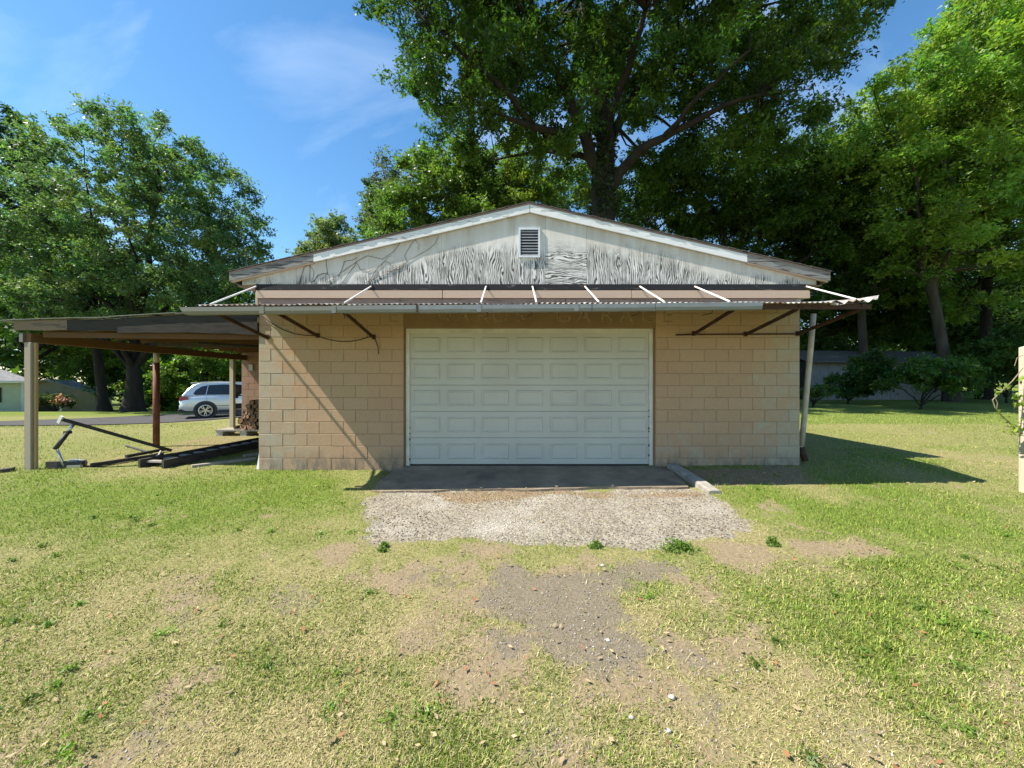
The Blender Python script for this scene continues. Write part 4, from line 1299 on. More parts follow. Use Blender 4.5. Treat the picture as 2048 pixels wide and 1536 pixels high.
# kerb beside the apron
kb = []
for px, py in ((1342, 936), (1360, 946), (1382, 960), (1404, 974), (1428, 988)):
    x, y = G(px, py); kb.append(Vector((x + 0.02, y, gzs(x, y))))
m = MB()
n = len(kb)
for i, p_ in enumerate(kb):
    w = 0.085; h = 0.07 - (0.025 if i == n - 1 else 0)
    j = 0.008 * math.sin(i * 3)
    m.v += [(p_.x - w + j, p_.y, p_.z - 0.1), (p_.x - w + j, p_.y, p_.z + h * 0.75), (p_.x - w * 0.6, p_.y, p_.z + h), (p_.x + w * 0.7, p_.y, p_.z + h), (p_.x + w + j, p_.y, p_.z + h * 0.7), (p_.x + w + j, p_.y, p_.z - 0.1)]
for i in range(n - 1):
    for k in range(5):
        a = i * 6 + k
        m.f.append((a, a + 6, a + 7, a + 1))
m.f += [tuple(range(5, -1, -1)), tuple((n - 1) * 6 + k for k in range(6))]
tag(m.build('concrete_kerb', 'kerb', None, loc=tuple(kb[2])), 'worn pale concrete kerb running out from the wall beside the apron', 'kerb')

# ------------------------------------------------------------------ vegetation
def unit(v):
    return v / (np.linalg.norm(v, axis=-1, keepdims=True) + 1e-9)

def leaf_arrays(c, size, rng, up=0.35, ratio=0.55, dirs=None, tri=False):
    n = len(c)
    d = unit(rng.normal(size=(n, 3))) if dirs is None else unit(dirs + 0.6 * rng.normal(size=(n, 3)))
    d[:, 2] -= 0.15
    d = unit(d)
    nr = rng.normal(size=(n, 3)); nr[:, 2] = np.abs(nr[:, 2]) + up * 2
    s = unit(np.cross(d, nr))
    l = (size * rng.uniform(0.55, 1.4, n))[:, None]
    bend = np.cross(s, d)
    if tri:
        a = c - d * l * 0.45 + s * l * ratio * 0.25; b = c + s * l * ratio * 0.75; e = c + d * l * 0.62 - s * l * ratio * 0.3
        return np.stack([a, b, e], 1).reshape(-1, 3)
    a = c - d * l * 0.5; b = c + s * l * ratio * 0.5 - d * l * 0.05; e = c + d * l * 0.5 - bend * l * 0.12; f = c - s * l * ratio * 0.5 - d * l * 0.05
    return np.stack([a, b, e, f], 1).reshape(-1, 3)

def clump_leaves(centers, radii, per, size, rng, flat=0.6, twigs=8):
    cs = []; ci = []; dr = []
    n = len(centers)
    for k in range(twigs):
        d = unit(rng.normal(size=(n, 3))); d[:, 2] *= flat; d[:, 2] += 0.08
        m = max(1, per // twigs)
        t = rng.uniform(0.12, 1.05, (n, m)) ** 0.8
        pos = centers[:, None, :] + d[:, None, :] * (t * radii[:, None])[:, :, None] + rng.normal(size=(n, m, 3)) * (radii * 0.13)[:, None, None]
        cs.append(pos.reshape(-1, 3)); ci.append(np.repeat(np.arange(n), m)); dr.append(np.repeat(d, m, 0))
    return np.concatenate(cs), np.concatenate(ci), np.concatenate(dr)

def tree(name, label, cat, base, lobes, n_clumps, per, leaf, color, seed, trunk_r=0.4, fork=0.35, stems=1, clump_r=0.9, group=None, bark='bark',
         limbs=None, spread=0.25, n_limbs=10, hollow=0.35, twigs=8, flat=0.6, crown_name='crown', top=None, lean=(0, 0)):
    rng = np.random.default_rng(seed)
    bx, by = base
    bz = gzs(bx, by)
    root = empty(name, (bx, by, bz), label, cat, group)
    L = np.array(lobes, float)
    vol = L[:, 3] * L[:, 4] * L[:, 5]
    pick = rng.choice(len(L), n_clumps, p=vol / vol.sum())
    d = unit(rng.normal(size=(n_clumps, 3)))
    r = (hollow ** 3 + (1 - hollow ** 3) * rng.random(n_clumps)) ** (1 / 3)
    lump = 1 + 0.16 * np.sin(d[:, 0] * 5 + seed) * np.cos(d[:, 2] * 6 + d[:, 1] * 4 + seed)
    C = L[pick, :3] + d * L[pick, 3:6] * (r * lump)[:, None]
    gzc = gz(C[:, 0], C[:, 1]) + 0.5
    C = C[C[:, 2] > gzc]
    R = clump_r * rng.uniform(0.6, 1.3, len(C))
    # --- wood
    mb = MB()
    cz_top = top or (L[:, 2] + 0.2 * L[:, 5]).max()
    ctr = (L[:, :3] * vol[:, None]).sum(0) / vol.sum()
    samples = []
    H = cz_top - bz
    stems_top = []
    zf = bz + H * fork
    if limbs is None:
        base_v = Vector((bx, by, bz))
        fk = Vector((bx + (ctr[0] - bx) * 0.12 + lean[0], by + lean[1], zf))
        def flare(p0, p1, r0, r1, n=6):
            pts = []; rad = []
            for i in range(n + 1):
                t = i / n
                pts.append(p0.lerp(p1, t) + Vector((math.sin(t * 3 + seed), math.cos(t * 2.3 + seed), 0)) * (0.08 * r0 * (t > 0) * (t < 1)))
                rad.append(r0 * (1 - t) + r1 * t + r0 * 0.7 * math.exp(-t * H * fork / (r0 * 1.3)))
            return pts, rad
        p0 = base_v + Vector((0, 0, -0.2))
        pts, rad = flare(p0, fk, trunk_r, trunk_r * 0.8)
        pts.append(fk + Vector((0, 0, trunk_r * 0.9))); rad.append(trunk_r * 0.62)
        pts.append(fk + Vector((0, 0, trunk_r * 1.5))); rad.append(trunk_r * 0.15)
        mb.tube(pts, rad, 12, False)
        idx_t = []
        # farthest point picks for the limbs
        cand = C
        first = int(np.argmax(cand[:, 2])); idx_t = [first]
        dist = np.linalg.norm(cand - cand[first], axis=1)
        for _ in range(n_limbs - 1):
            j = int(np.argmax(dist)); idx_t.append(j); dist = np.minimum(dist, np.linalg.norm(cand - cand[j], axis=1))
        for k, j in enumerate(idx_t):
            tgt = Vector(cand[j])
            s0 = fk + Vector((0, 0, (0 if stems > 1 else 1) * max(0, (tgt.z - fk.z)) * 0.35 * ((k % 3) / 2)))
            ctl = s0.lerp(tgt, 0.45) + Vector((0, 0, 0.22 * (tgt - s0).length))
            n = 9; pts = []; rad = []
            rr = trunk_r * (0.62 if k else 0.75) * (0.85 if stems > 1 else 1) / (1 + 0.06 * k)
            for i in range(n + 1):
                t = i / n
                q = s0 * (1 - t) ** 2 + ctl * 2 * t * (1 - t) + tgt * t * t
                if 0 < i < n: q = q + Vector(rng.normal(size=3)) * 0.05 * (tgt - s0).length * 0.35
                pts.append(q); rad.append(max(0.022, rr * (1 - t) ** 1.15))
            mb.tube(pts, rad, 7, False)
            samples += [(np.array(p_), r_) for p_, r_ in zip(pts, rad)][1:]
        samples += [(np.array(fk), trunk_r * 0.5)]
    else:
        for ln in limbs:
            pts = [Vector(q[:3]) for q in ln]; rad = [q[3] for q in ln]
            # subdivide
            P2 = []; R2 = []
            for i in range(len(pts) - 1):
                for t in (0, 1 / 3, 2 / 3):
                    P2.append(pts[i].lerp(pts[i + 1], t) + Vector(rng.normal(size=3)) * 0.04 * (1 if t else 0) * (pts[i + 1] - pts[i]).length * 0.5); R2.append(rad[i] * (1 - t) + rad[i + 1] * t)
            P2.append(pts[-1]); R2.append(rad[-1])
            mb.tube(P2, R2, 10 if rad[0] > 0.2 else 7, False)
            samples += [(np.array(p_), r_) for p_, r_ in zip(P2, R2)][2:]
    SP = np.array([s_[0] for s_ in samples]); SR = np.array([s_[1] for s_ in samples])
    order = rng.permutation(len(C))
    for ii in order[: min(len(C), 260)]:
        c = C[ii]
        dd = np.linalg.norm(SP - c, axis=1) + np.maximum(0, SP[:, 2] - c[2]) * 0.8
        j = int(np.argmin(dd))
        a = Vector(SP[j]); b = Vector(c)
        if (b - a).length < 0.15: continue
        mid = a.lerp(b, 0.5) + Vector((0, 0, -0.05 * (b - a).length)) + Vector(rng.normal(size=3)) * 0.07 * (b - a).length
        r0 = min(SR[j] * 0.55, 0.016 + 0.018 * (b - a).length)
        mb.tube([a, mid, b], [r0, r0 * 0.65, 0.008], 5, False)
    mb.build('trunk', bark, root, smooth=True)
    # --- leaves
    pos, ci, dirs = clump_leaves(C, R, per, leaf, rng, flat, twigs)
    ok = pos[:, 2] > gz(pos[:, 0], pos[:, 1]) + 0.05
    pos, ci, dirs = pos[ok], ci[ok], dirs[ok]
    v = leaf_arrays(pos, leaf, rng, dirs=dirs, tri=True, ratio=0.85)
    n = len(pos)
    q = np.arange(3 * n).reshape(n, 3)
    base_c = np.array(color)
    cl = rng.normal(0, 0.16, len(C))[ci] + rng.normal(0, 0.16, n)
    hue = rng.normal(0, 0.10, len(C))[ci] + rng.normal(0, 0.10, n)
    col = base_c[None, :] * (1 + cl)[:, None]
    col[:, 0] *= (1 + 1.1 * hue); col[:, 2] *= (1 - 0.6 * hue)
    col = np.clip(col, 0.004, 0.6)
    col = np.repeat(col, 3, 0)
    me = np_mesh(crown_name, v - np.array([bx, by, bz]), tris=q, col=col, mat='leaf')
    link_obj(crown_name, me, root, (bx, by, bz))
    return root

def lobe(px, py, Y, rx, ry, rz):
    p = P(px, py, Y)
    return (p.x, p.y, p.z, rx, ry, rz)

DK = (0.040, 0.078, 0.016); MD = (0.055, 0.100, 0.020); LT = (0.075, 0.125, 0.026); YL = (0.10, 0.15, 0.028)

# big oak behind the garage
def LP(px, py, Y, r):
    p = P(px, py, Y); return (p.x, p.y, p.z, r)
Yo = 17.5
ob = P(1208, 430, Yo)
oz = gzs(ob.x, Yo)
oak_limbs = [
    [(ob.x, Yo, oz - 0.3, 0.95), (ob.x - 0.02, Yo, oz + 1.2, 0.66), LP(1210, 560, Yo, 0.58), LP(1208, 430, Yo, 0.54), LP(1205, 360, Yo, 0.50), LP(1212, 280, Yo, 0.40), LP(1200, 200, Yo + .4, 0.34), LP(1185, 100, Yo + .8, 0.26), LP(1170, 20, Yo + 1, 0.2), LP(1150, -90, Yo + 1.2, 0.1)],
    [LP(1202, 370, Yo, 0.30), LP(1172, 275, Yo - .3, 0.26), LP(1140, 200, Yo - .8, 0.20), LP(1085, 90, Yo - 1.4, 0.14), LP(1030, 0, Yo - 2, 0.07)],
    [LP(1180, 262, Yo - .3, 0.17), LP(1100, 262, Yo - 1, 0.14), LP(1010, 235, Yo - 1.8, 0.10), LP(930, 190, Yo - 2.2, 0.06)],
    [LP(1075, 262, Yo - 1, 0.14), LP(1020, 190, Yo - 2, 0.11), LP(940, 120, Yo - 2.6, 0.08), LP(850, 40, Yo - 3, 0.04)],
    [LP(1208, 400, Yo, 0.27), LP(1240, 345, Yo - .4, 0.23), LP(1280, 300, Yo - .9, 0.19), LP(1350, 262, Yo - 1.5, 0.14), LP(1440, 215, Yo - 2, 0.10), LP(1520, 190, Yo - 2.4, 0.05)],
    [LP(1210, 300, Yo, 0.24), LP(1245, 230, Yo + .4, 0.2), LP(1300, 150, Yo + 1, 0.15), LP(1390, 60, Yo + 1.5, 0.10), LP(1480, -40, Yo + 2, 0.05)],
    [LP(1212, 250, Yo, 0.2), LP(1260, 130, Yo - 1.2, 0.15), LP(1290, 20, Yo - 2.2, 0.09)],
    [LP(1200, 320, Yo, 0.16), LP(1140, 312, Yo + 1.4, 0.13), LP(1080, 300, Yo + 2.5, 0.09), LP(990, 320, Yo + 3.2, 0.05)],
    [LP(1330, 270, Yo - 1.4, 0.12), LP(1400, 190, Yo - 2.6, 0.09), LP(1500, 100, Yo - 3.5, 0.05)],
]
tree('oak_tree', 'huge dark oak with ivy covered trunk rising behind the garage roof', 'tree', (ob.x, Yo),
     [lobe(1180, -30, Yo, 8.5, 7, 5.2), lobe(930, 50, Yo - 1, 4.2, 4.5, 3.6), lobe(960, 200, Yo - 1, 3.0, 3.5, 2.2), lobe(1080, 260, Yo, 3.0, 3.5, 1.9),
      lobe(1430, 60, Yo + .5, 5.6, 5, 4.0), lobe(1580, 50, Yo + 1, 4.4, 4.5, 3.6), lobe(1420, 230, Yo, 5.2, 4.5, 2.8), lobe(1570, 210, Yo, 2.8, 3.5, 2.6), lobe(1700, -30, Yo + 1, 2.4, 3, 1.8)],
     700, 330, 0.155, (0.052, 0.098, 0.016), 5, twigs=11, clump_r=0.88, limbs=oak_limbs, hollow=0.25)
# ivy on the oak trunk
rng = np.random.default_rng(77)
oak = bpy.data.objects['oak_tree']
tpath = [Vector(q[:3]) for q in oak_limbs[0][:7]] ; trad = [q[3] for q in oak_limbs[0][:7]]
ip = []
for _ in range(5200):
    t = rng.random() * 5.6; i = int(t); fr = t - i
    c = tpath[i].lerp(tpath[i + 1], fr); r_ = trad[i] * (1 - fr) + trad[i + 1] * fr
    a = rng.random() * 6.283
    if math.sin(a * 2 + t * 1.3) < -0.55: continue
    rr = r_ + abs(rng.normal()) * 0.09
    ip.append((c.x + math.cos(a) * rr, c.y + math.sin(a) * rr, c.z))
ip = np.array(ip)
v = leaf_arrays(ip, 0.14, rng, ratio=0.8)
cc = np.repeat(np.array([0.028, 0.05, 0.014])[None] * rng.uniform(0.6, 1.5, (len(ip), 1)), 4, 0)
link_obj('ivy', np_mesh('ivy', v - np.array(W[oak]), quads=np.arange(len(v)).reshape(-1, 4), col=cc, mat='leaf'), oak, W[oak])

# left maple
mx, my = (265 - 1024) / F * 23.5, 23.5
tree('maple_tree', 'broad round maple with many upright stems across the lane', 'tree', (mx, my),
     [lobe(300, 440, my, 6.2, 6, 5.0), lobe(170, 480, my, 4.2, 5, 4.0), lobe(430, 490, my, 3.6, 4, 3.6), lobe(300, 320, my, 4.2, 4.5, 2.0), lobe(485, 530, my - 1, 1.8, 2.5, 2.2), lobe(240, 600, my, 6.5, 5, 1.9)],
     820, 170, 0.15, (0.10, 0.165, 0.07), 12, trunk_r=0.44, fork=0.16, stems=5, clump_r=0.66, n_limbs=15, hollow=0.2, twigs=11)
bx2, by2 = (211 - 1024) / F * 25.0, 25.0
tree('dark_tree', 'tall dark leaved tree with straight black trunk beside the maple', 'tree', (bx2, by2),
     [lobe(10, 330, 25, 2.6, 4, 3.6), lobe(40, 430, 25, 2.8, 4, 2.6), lobe(-60, 250, 25, 2.6, 4, 3.0), lobe(100, 610, 25, 4, 4, 1.8)],
     190, 260, 0.20, (0.045, 0.088, 0.026), 22, trunk_r=0.27, fork=0.3, clump_r=0.95, n_limbs=9)
tree('linden_tree', 'bright green tree filling the gap behind the dark trunk', 'tree', (-41.3, 33),
     [lobe(100, 540, 33, 6.5, 5, 4.6), lobe(20, 560, 33, 5, 5, 5.5), lobe(190, 640, 33, 5, 4, 3)], 250, 230, 0.24, (0.14, 0.225, 0.032), 31, trunk_r=0.35, clump_r=1.15, n_limbs=8)
tree('elm_tree', 'far green tree behind the parked car and the carport', 'tree', (-31, 44),
     [lobe(420, 620, 44, 6, 5, 5), lobe(330, 680, 44, 6, 5, 5), lobe(500, 690, 44, 5, 5, 4.5)], 220, 240, 0.32, (0.09, 0.155, 0.028), 33, trunk_r=0.35, clump_r=1.5, n_limbs=8)
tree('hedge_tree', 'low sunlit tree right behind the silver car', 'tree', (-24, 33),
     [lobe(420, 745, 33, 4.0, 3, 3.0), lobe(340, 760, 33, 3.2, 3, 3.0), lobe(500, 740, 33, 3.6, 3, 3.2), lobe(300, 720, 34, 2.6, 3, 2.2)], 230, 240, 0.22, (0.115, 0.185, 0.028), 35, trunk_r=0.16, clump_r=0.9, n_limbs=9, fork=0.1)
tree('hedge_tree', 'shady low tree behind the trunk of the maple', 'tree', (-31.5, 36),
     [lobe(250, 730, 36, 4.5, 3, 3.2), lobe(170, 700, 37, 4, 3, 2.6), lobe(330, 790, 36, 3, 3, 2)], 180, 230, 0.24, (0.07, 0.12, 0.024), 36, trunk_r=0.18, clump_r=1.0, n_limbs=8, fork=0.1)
tree('linden_tree', 'bright green tree rising behind the pale green house', 'tree', (-62, 42),
     [lobe(-20, 620, 42, 9, 6, 7), lobe(-90, 560, 42, 9, 6, 8), lobe(60, 690, 42, 7, 5, 4.5)], 230, 160, 0.36, (0.078, 0.135, 0.024), 32, trunk_r=0.4, clump_r=1.5, n_limbs=8)
# far belt of woodland that closes the view all round the back
rng = np.random.default_rng(500)
nb_ = 2200
wa_ = rng.uniform(-1.9, 1.9, nb_); wr_ = rng.uniform(78, 94, nb_)
wx_ = np.sin(wa_) * wr_; wy_ = np.cos(wa_) * wr_
hgt = 6.5 + 4.5 * fbm(wa_ * 80, wa_ * 0, 14, 3)
wc = np.stack([wx_, wy_, gz(wx_, wy_) + rng.random(nb_) ** 0.8 * hgt + 0.5], 1)
pos, ci, dirs = clump_leaves(wc, rng.uniform(1.6, 3.0, nb_), 40, 0.7, rng, 0.6, 8)
vv = leaf_arrays(pos, 0.9, rng, dirs=dirs, tri=True, ratio=0.9)
cc = np.repeat(np.array([[0.05, 0.09, 0.02]]) * (1 + rng.normal(0, 0.2, nb_)[ci] + rng.normal(0, 0.15, len(pos)))[:, None], 3, 0)
tag(link_obj('far_woodland', np_mesh('far_woodland', vv, tris=np.arange(len(vv)).reshape(-1, 3), col=np.clip(cc, 0.004, 1), mat='leaf')), 'distant belt of woodland closing the view behind the yard', 'woodland', kind='stuff')
# trees behind on the left of the oak
tree('poplar_tree', 'lighter green tree showing above the left roof slope', 'tree', (-4.0, 27),
     [lobe(880, 395, 27, 3.9, 4, 3.6), lobe(960, 420, 27, 4, 4, 3.4), lobe(800, 440, 27, 2.6, 3, 2.0), lobe(1080, 380, 28, 4.5, 4, 3.6)],
     290, 300, 0.20, (0.105, 0.165, 0.038), 41, trunk_r=0.4, clump_r=1.0, n_limbs=9)
tree('pine_tree', 'wispy grey green tree at the edge of the roofline foliage', 'tree', (-10.2, 30),
     [lobe(775, 395, 30, 1.5, 2, 3.0), lobe(750, 440, 30, 1.4, 2, 1.6)], 70, 200, 0.17, (0.085, 0.105, 0.06), 43, trunk_r=0.22, clump_r=0.75, n_limbs=6)
tree('far_tree', 'small pale treetop far off just above the left roof slope', 'tree', (-21, 46),
     [lobe(668, 470, 46, 2.7, 3, 2.3), lobe(650, 520, 46, 3.4, 3, 2.6)], 80, 220, 0.27, (0.13, 0.165, 0.075), 45, trunk_r=0.3, clump_r=1.1, n_limbs=6)
# right side
tree('hickory_tree', 'tall bright green tree with leaning pale trunk beyond the yard', 'tree', (25.2, 22),
     [lobe(1830, 260, 21, 4.0, 4, 4.2), lobe(1950, 170, 21, 3.8, 4.5, 4.2), lobe(2060, 40, 21, 4.2, 4.5, 5), lobe(1990, 330, 21, 4.2, 4, 3.6), lobe(1740, 330, 21.5, 2.4, 3, 2.6), lobe(1900, 470, 21, 4.4, 4, 2.4)],
     480, 280, 0.18, (0.17, 0.26, 0.046), 51, trunk_r=0.28, fork=0.3, clump_r=1.0, n_limbs=12, hollow=0.25, bark='bark_pale', lean=(-1.2, 0))
tree('hickory_tree', 'second bright tree with dark trunk at the yard edge by the vine post', 'tree', (29.5, 24),
     [lobe(2040, 250, 23, 5, 4, 5), lobe(2080, 430, 23, 5, 4, 4), lobe(1970, 560, 23.5, 4, 4, 2.6), lobe(2100, 80, 23, 5, 4, 5)],
     300, 260, 0.20, (0.15, 0.235, 0.042), 53, trunk_r=0.28, fork=0.35, clump_r=1.0, n_limbs=9, bark='bark')
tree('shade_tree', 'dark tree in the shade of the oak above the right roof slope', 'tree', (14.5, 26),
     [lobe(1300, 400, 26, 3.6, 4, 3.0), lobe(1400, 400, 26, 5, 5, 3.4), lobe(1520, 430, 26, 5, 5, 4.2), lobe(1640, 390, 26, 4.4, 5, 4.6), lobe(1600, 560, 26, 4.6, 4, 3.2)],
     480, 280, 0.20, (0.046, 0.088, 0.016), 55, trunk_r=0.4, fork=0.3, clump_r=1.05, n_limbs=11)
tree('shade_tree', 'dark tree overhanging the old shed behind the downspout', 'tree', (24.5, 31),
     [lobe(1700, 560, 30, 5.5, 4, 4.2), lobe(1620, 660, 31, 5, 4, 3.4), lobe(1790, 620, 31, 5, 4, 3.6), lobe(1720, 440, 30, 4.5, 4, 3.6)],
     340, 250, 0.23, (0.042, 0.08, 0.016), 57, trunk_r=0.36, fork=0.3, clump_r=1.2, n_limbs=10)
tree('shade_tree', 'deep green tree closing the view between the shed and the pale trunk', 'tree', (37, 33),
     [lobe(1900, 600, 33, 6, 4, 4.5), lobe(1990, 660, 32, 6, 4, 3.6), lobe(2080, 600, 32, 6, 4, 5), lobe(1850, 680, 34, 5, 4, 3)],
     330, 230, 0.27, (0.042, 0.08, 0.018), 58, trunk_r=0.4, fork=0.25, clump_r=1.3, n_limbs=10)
tree('walnut_tree', 'tree with two thin trunks between the dark trees right of the garage', 'tree', (23.0, 25),
     [lobe(1760, 520, 25, 2.2, 3, 2.6), lobe(1850, 420, 25, 3.0, 3, 3.0)], 150, 260, 0.19, (0.085, 0.145, 0.026), 59, trunk_r=0.26, fork=0.45, clump_r=0.95, n_limbs=7, bark='bark_pale', lean=(-0.6, 0))
# shrubs
def shrub(label, base, lobes, n, per, leaf, color, seed, clump=0.42, trunk=0.05, group=None):
    return tree('shrub', label, 'shrub', base, lobes, n, per, leaf, color, seed, trunk_r=trunk, fork=0.08, stems=4, clump_r=clump, n_limbs=8, group=group)
shrub('dense dark shrub growing in front of the old shed', (17.4, 20), [lobe(1715, 770, 20, 1.3, 1.2, 0.9), lobe(1735, 745, 20, 1.0, 1.0, 1.0)], 75, 200, 0.14, (0.05, 0.095, 0.02), 61, 0.5)
shrub('spreading multi stemmed shrub standing alone on the shaded lawn', (18.0, 17), [lobe(1870, 745, 17, 1.4, 1.2, 0.6), lobe(1905, 770, 17, 1.0, 1.0, 0.4), lobe(1830, 765, 17, 0.6, 0.9, 0.35)], 65, 160, 0.12, (0.06, 0.115, 0.022), 63, 0.42)
shrub('tall loose shrub at the far edge of the yard', (27, 21), [lobe(1980, 730, 21, 2.2, 1.6, 1.3), lobe(2040, 710, 21, 2, 1.6, 1.6)], 110, 190, 0.15, (0.06, 0.115, 0.024), 65, 0.5)
shrub('low green weeds bush at the shed corner behind the downspout', (14.2, 18.2), [lobe(1640, 790, 18.2, 0.7, 0.6, 0.45)], 30, 100, 0.11, (0.07, 0.125, 0.024), 67, 0.3)
gx_, gy_ = (112 - 1024) / F * 25, 25.0
sh_ = shrub('dark shrub below the pink azalea blossoms beside the far house', (gx_, gy_), [lobe(108, 812, 25, 1.3, 1.0, 0.7)], 50, 120, 0.13, (0.045, 0.075, 0.02), 68, 0.4)
az_ = P(118, 800, 24.6)
pos = az_ + 0 * az_
rng = np.random.default_rng(3)
bp = np.array(az_) + rng.normal(size=(170, 3)) * np.array([0.2, 0.2, 0.13])
vv = leaf_arrays(bp, 0.13, rng, ratio=0.9)
cc = np.repeat(np.array([[0.52, 0.22, 0.22]]) * rng.uniform(0.7, 1.2, (170, 1)), 4, 0)
link_obj('blossom', np_mesh('blossom', vv - np.array(W[sh_]), quads=np.arange(len(vv)).reshape(-1, 4), col=cc, mat='leaf'), sh_, W[sh_])

# ------------------------------------------------------------------ houses and shed
def house(name, label, x0, x1, y0, y1, zb, ze, mat, roofmat, apex, gable_front=False):
    h = empty(name, ((x0 + x1) / 2, y0, zb), label, 'house')
    wl = MB().box(x0, x1, y0 + 0.03, y1, zb - 0.5, ze).build('wall', mat, h)
    nb = int((ze - zb) / 0.16)
    for k in range(nb):
        z = zb + 0.16 * k
        MB().add([(x0 - 0.01, y0, z), (x1 + 0.01, y0, z), (x1 + 0.01, y0 + 0.022, z + 0.157), (x0 - 0.01, y0 + 0.022, z + 0.157), (x0 - 0.01, y0 + 0.03, z), (x1 + 0.01, y0 + 0.03, z), (x1 + 0.01, y0 + 0.03, z + 0.157), (x0 - 0.01, y0 + 0.03, z + 0.157)],
                 [(0, 1, 2, 3), (0, 4, 5, 1), (3, 2, 6, 7), (0, 3, 7, 4), (1, 5, 6, 2)]).build('siding_board', mat, wl)
    return h, wl
def turned(o, origin, rz):
    """turn a finished thing about a vertical axis through origin"""
    R_ = Matrix.Rotation(rz, 4, 'Z')
    o.location = Vector(origin) + R_.to_3x3() @ (Vector(o.location) - Vector(origin))
    o.rotation_euler = (0, 0, rz)
hY = 27.5
hx1 = P(47, 0, hY).x
hb_ = gzs(hx1 - 2, hY)
ze = P(0, 762, hY).z
h1, hw = house('green_house', 'pale green house with grey hip roof beyond the lane', hx1 - 9, hx1, hY, hY + 8, hb_, ze, 'siding_green', 'grey_shingle', 0)
a = (hx1 - 9.5, hY - 0.5, ze); b = (hx1 + 0.5, hY - 0.5, ze); c = (hx1 + 0.5, hY + 8.5, ze); d = (hx1 - 9.5, hY + 8.5, ze)
r0 = (hx1 - 6.0, hY + 4, ze + 2.0); r1 = (hx1 - 3.2, hY + 4, ze + 2.0)
rf = MB().add([a, b, c, d, r0, r1], [(0, 1, 5, 4), (1, 2, 5), (2, 3, 4, 5), (3, 0, 4), (3, 2, 1, 0)]).build('roof', 'grey_shingle', h1)
MB().box(hx1 - 9.5, hx1 + 0.5, hY - 0.53, hY - 0.503, ze - 0.14, ze + 0.02).build('eave_trim', 'white_paint', rf)
MB().box(hx1 - 2.6, hx1 - 1.62, hY - 0.03, hY - 0.008, hb_ + 0.9, ze - 0.55).build('window', 'window_glass', hw)
MB().box(hx1 - 1.6, hx1 - 0.95, hY - 0.05, hY - 0.008, hb_ + 0.8, ze - 0.45).build('shutter', 'shutter_dark', hw)
MB().box(hx1 - 0.1, hx1 + 0.02, hY - 0.03, hY + 0.1, hb_ - 0.3, ze - 0.02).build('corner_trim', 'white_paint', hw)
turned(h1, (hx1, hY, 0), math.radians(50))
kY = 42.0
kx1 = P(190, 0, kY).x; kx0 = kx1 - 7
kb_ = gzs(kx0, kY); ke = P(0, 786, kY).z
h2, kw = house('far_house', 'cream gabled house far behind the azalea', kx0, kx1, kY, kY + 9, kb_, ke, 'siding_cream', 'grey_shingle', 0)
krx, krz = (kx0 + kx1) / 2, ke + 1.5
MB().prism_xz([(kx0, ke + 0.004), (kx1, ke + 0.004), (krx, krz - 0.1)], kY + 0.01, kY + 0.2).build('gable', 'siding_cream', h2)
MB().add([(kx0 - 0.6, kY - 0.4, ke - 0.25), (krx, kY - 0.4, krz), (krx, kY + 9, krz), (kx0 - 0.6, kY + 9, ke - 0.25), (kx1 + 0.6, kY - 0.4, ke - 0.25), (kx1 + 0.6, kY + 9, ke - 0.25),
          (kx0 - 0.6, kY - 0.4, ke - 0.4), (krx, kY - 0.4, krz - 0.15), (kx1 + 0.6, kY - 0.4, ke - 0.4)],
         [(0, 1, 2, 3), (1, 4, 5, 2), (0, 6, 7, 1), (1, 7, 8, 4)]).build('roof', 'grey_shingle', h2)
MB().box(kx0 + 1.5, kx0 + 4.2, kY - 0.06, kY - 0.012, kb_ + 0.1, ke - 0.5).build('porch_opening', 'shutter_dark', h2)
for xx in (kx0 + 1.2, kx0 + 3.0, kx0 + 4.8):
    MB().box(xx - 0.07, xx + 0.07, kY - 1.4, kY - 1.26, kb_ - 0.3, ke - 0.35).build('porch_post', 'white_paint', h2)
MB().box(kx0 + 0.8, kx0 + 5.2, kY - 1.6, kY - 0.41, ke - 0.35, ke - 0.2).build('porch_roof', 'shutter_dark', h2)
turned(h2, (kx1, kY, 0), math.radians(38))

sY = 23.6
sx0, sx1 = P(1612, 0, sY).x, P(1925, 0, sY).x
sbz = gzs((sx0 + sx1) / 2, sY) - 0.1
se = P(0, 722, sY).z
shed = empty('old_shed', ((sx0 + sx1) / 2, sY, sbz), 'long weathered grey board shed with dark low roof in the shade', 'shed')
swall = MB().box(sx0, sx1, sY + 0.03, sY + 4.5, sbz - 0.3, se).build('wall', 'void_black', shed)
x = sx0; r = random.Random(8)
while x < sx1 - 0.05:
    w = r.uniform(0.17, 0.26)
    yy = sY + r.uniform(-0.012, 0.0)
    MB().box(x + 0.004, min(x + w, sx1), yy, sY + 0.029, sbz - 0.25 + r.uniform(0, 0.12), se - 0.01).build('wall_board', 'barn_board', swall)
    x += w
m = MB()
rise = P(0, 701, sY).z - se
m.add([(sx0 - 0.4, sY - 0.5, se - 0.02), (sx1 + 0.4, sY - 0.5, se - 0.12), (sx1 + 0.4, sY + 2.4, se + rise * 1.2), (sx0 - 0.4, sY + 2.4, se + rise * 1.35), (sx1 + 0.4, sY + 5, se), (sx0 - 0.4, sY + 5, se),
       (sx0 - 0.4, sY - 0.5, se - 0.10), (sx1 + 0.4, sY - 0.5, se - 0.20)], [(0, 1, 2, 3), (3, 2, 4, 5), (0, 6, 7, 1)])
m.build('roof', 'shingle', shed)
MB().box(P(1735, 0, sY).x, P(1765, 0, sY).x, sY - 0.05, sY - 0.016, sbz - 0.2, se - 0.3).build('door', 'barn_board', shed)

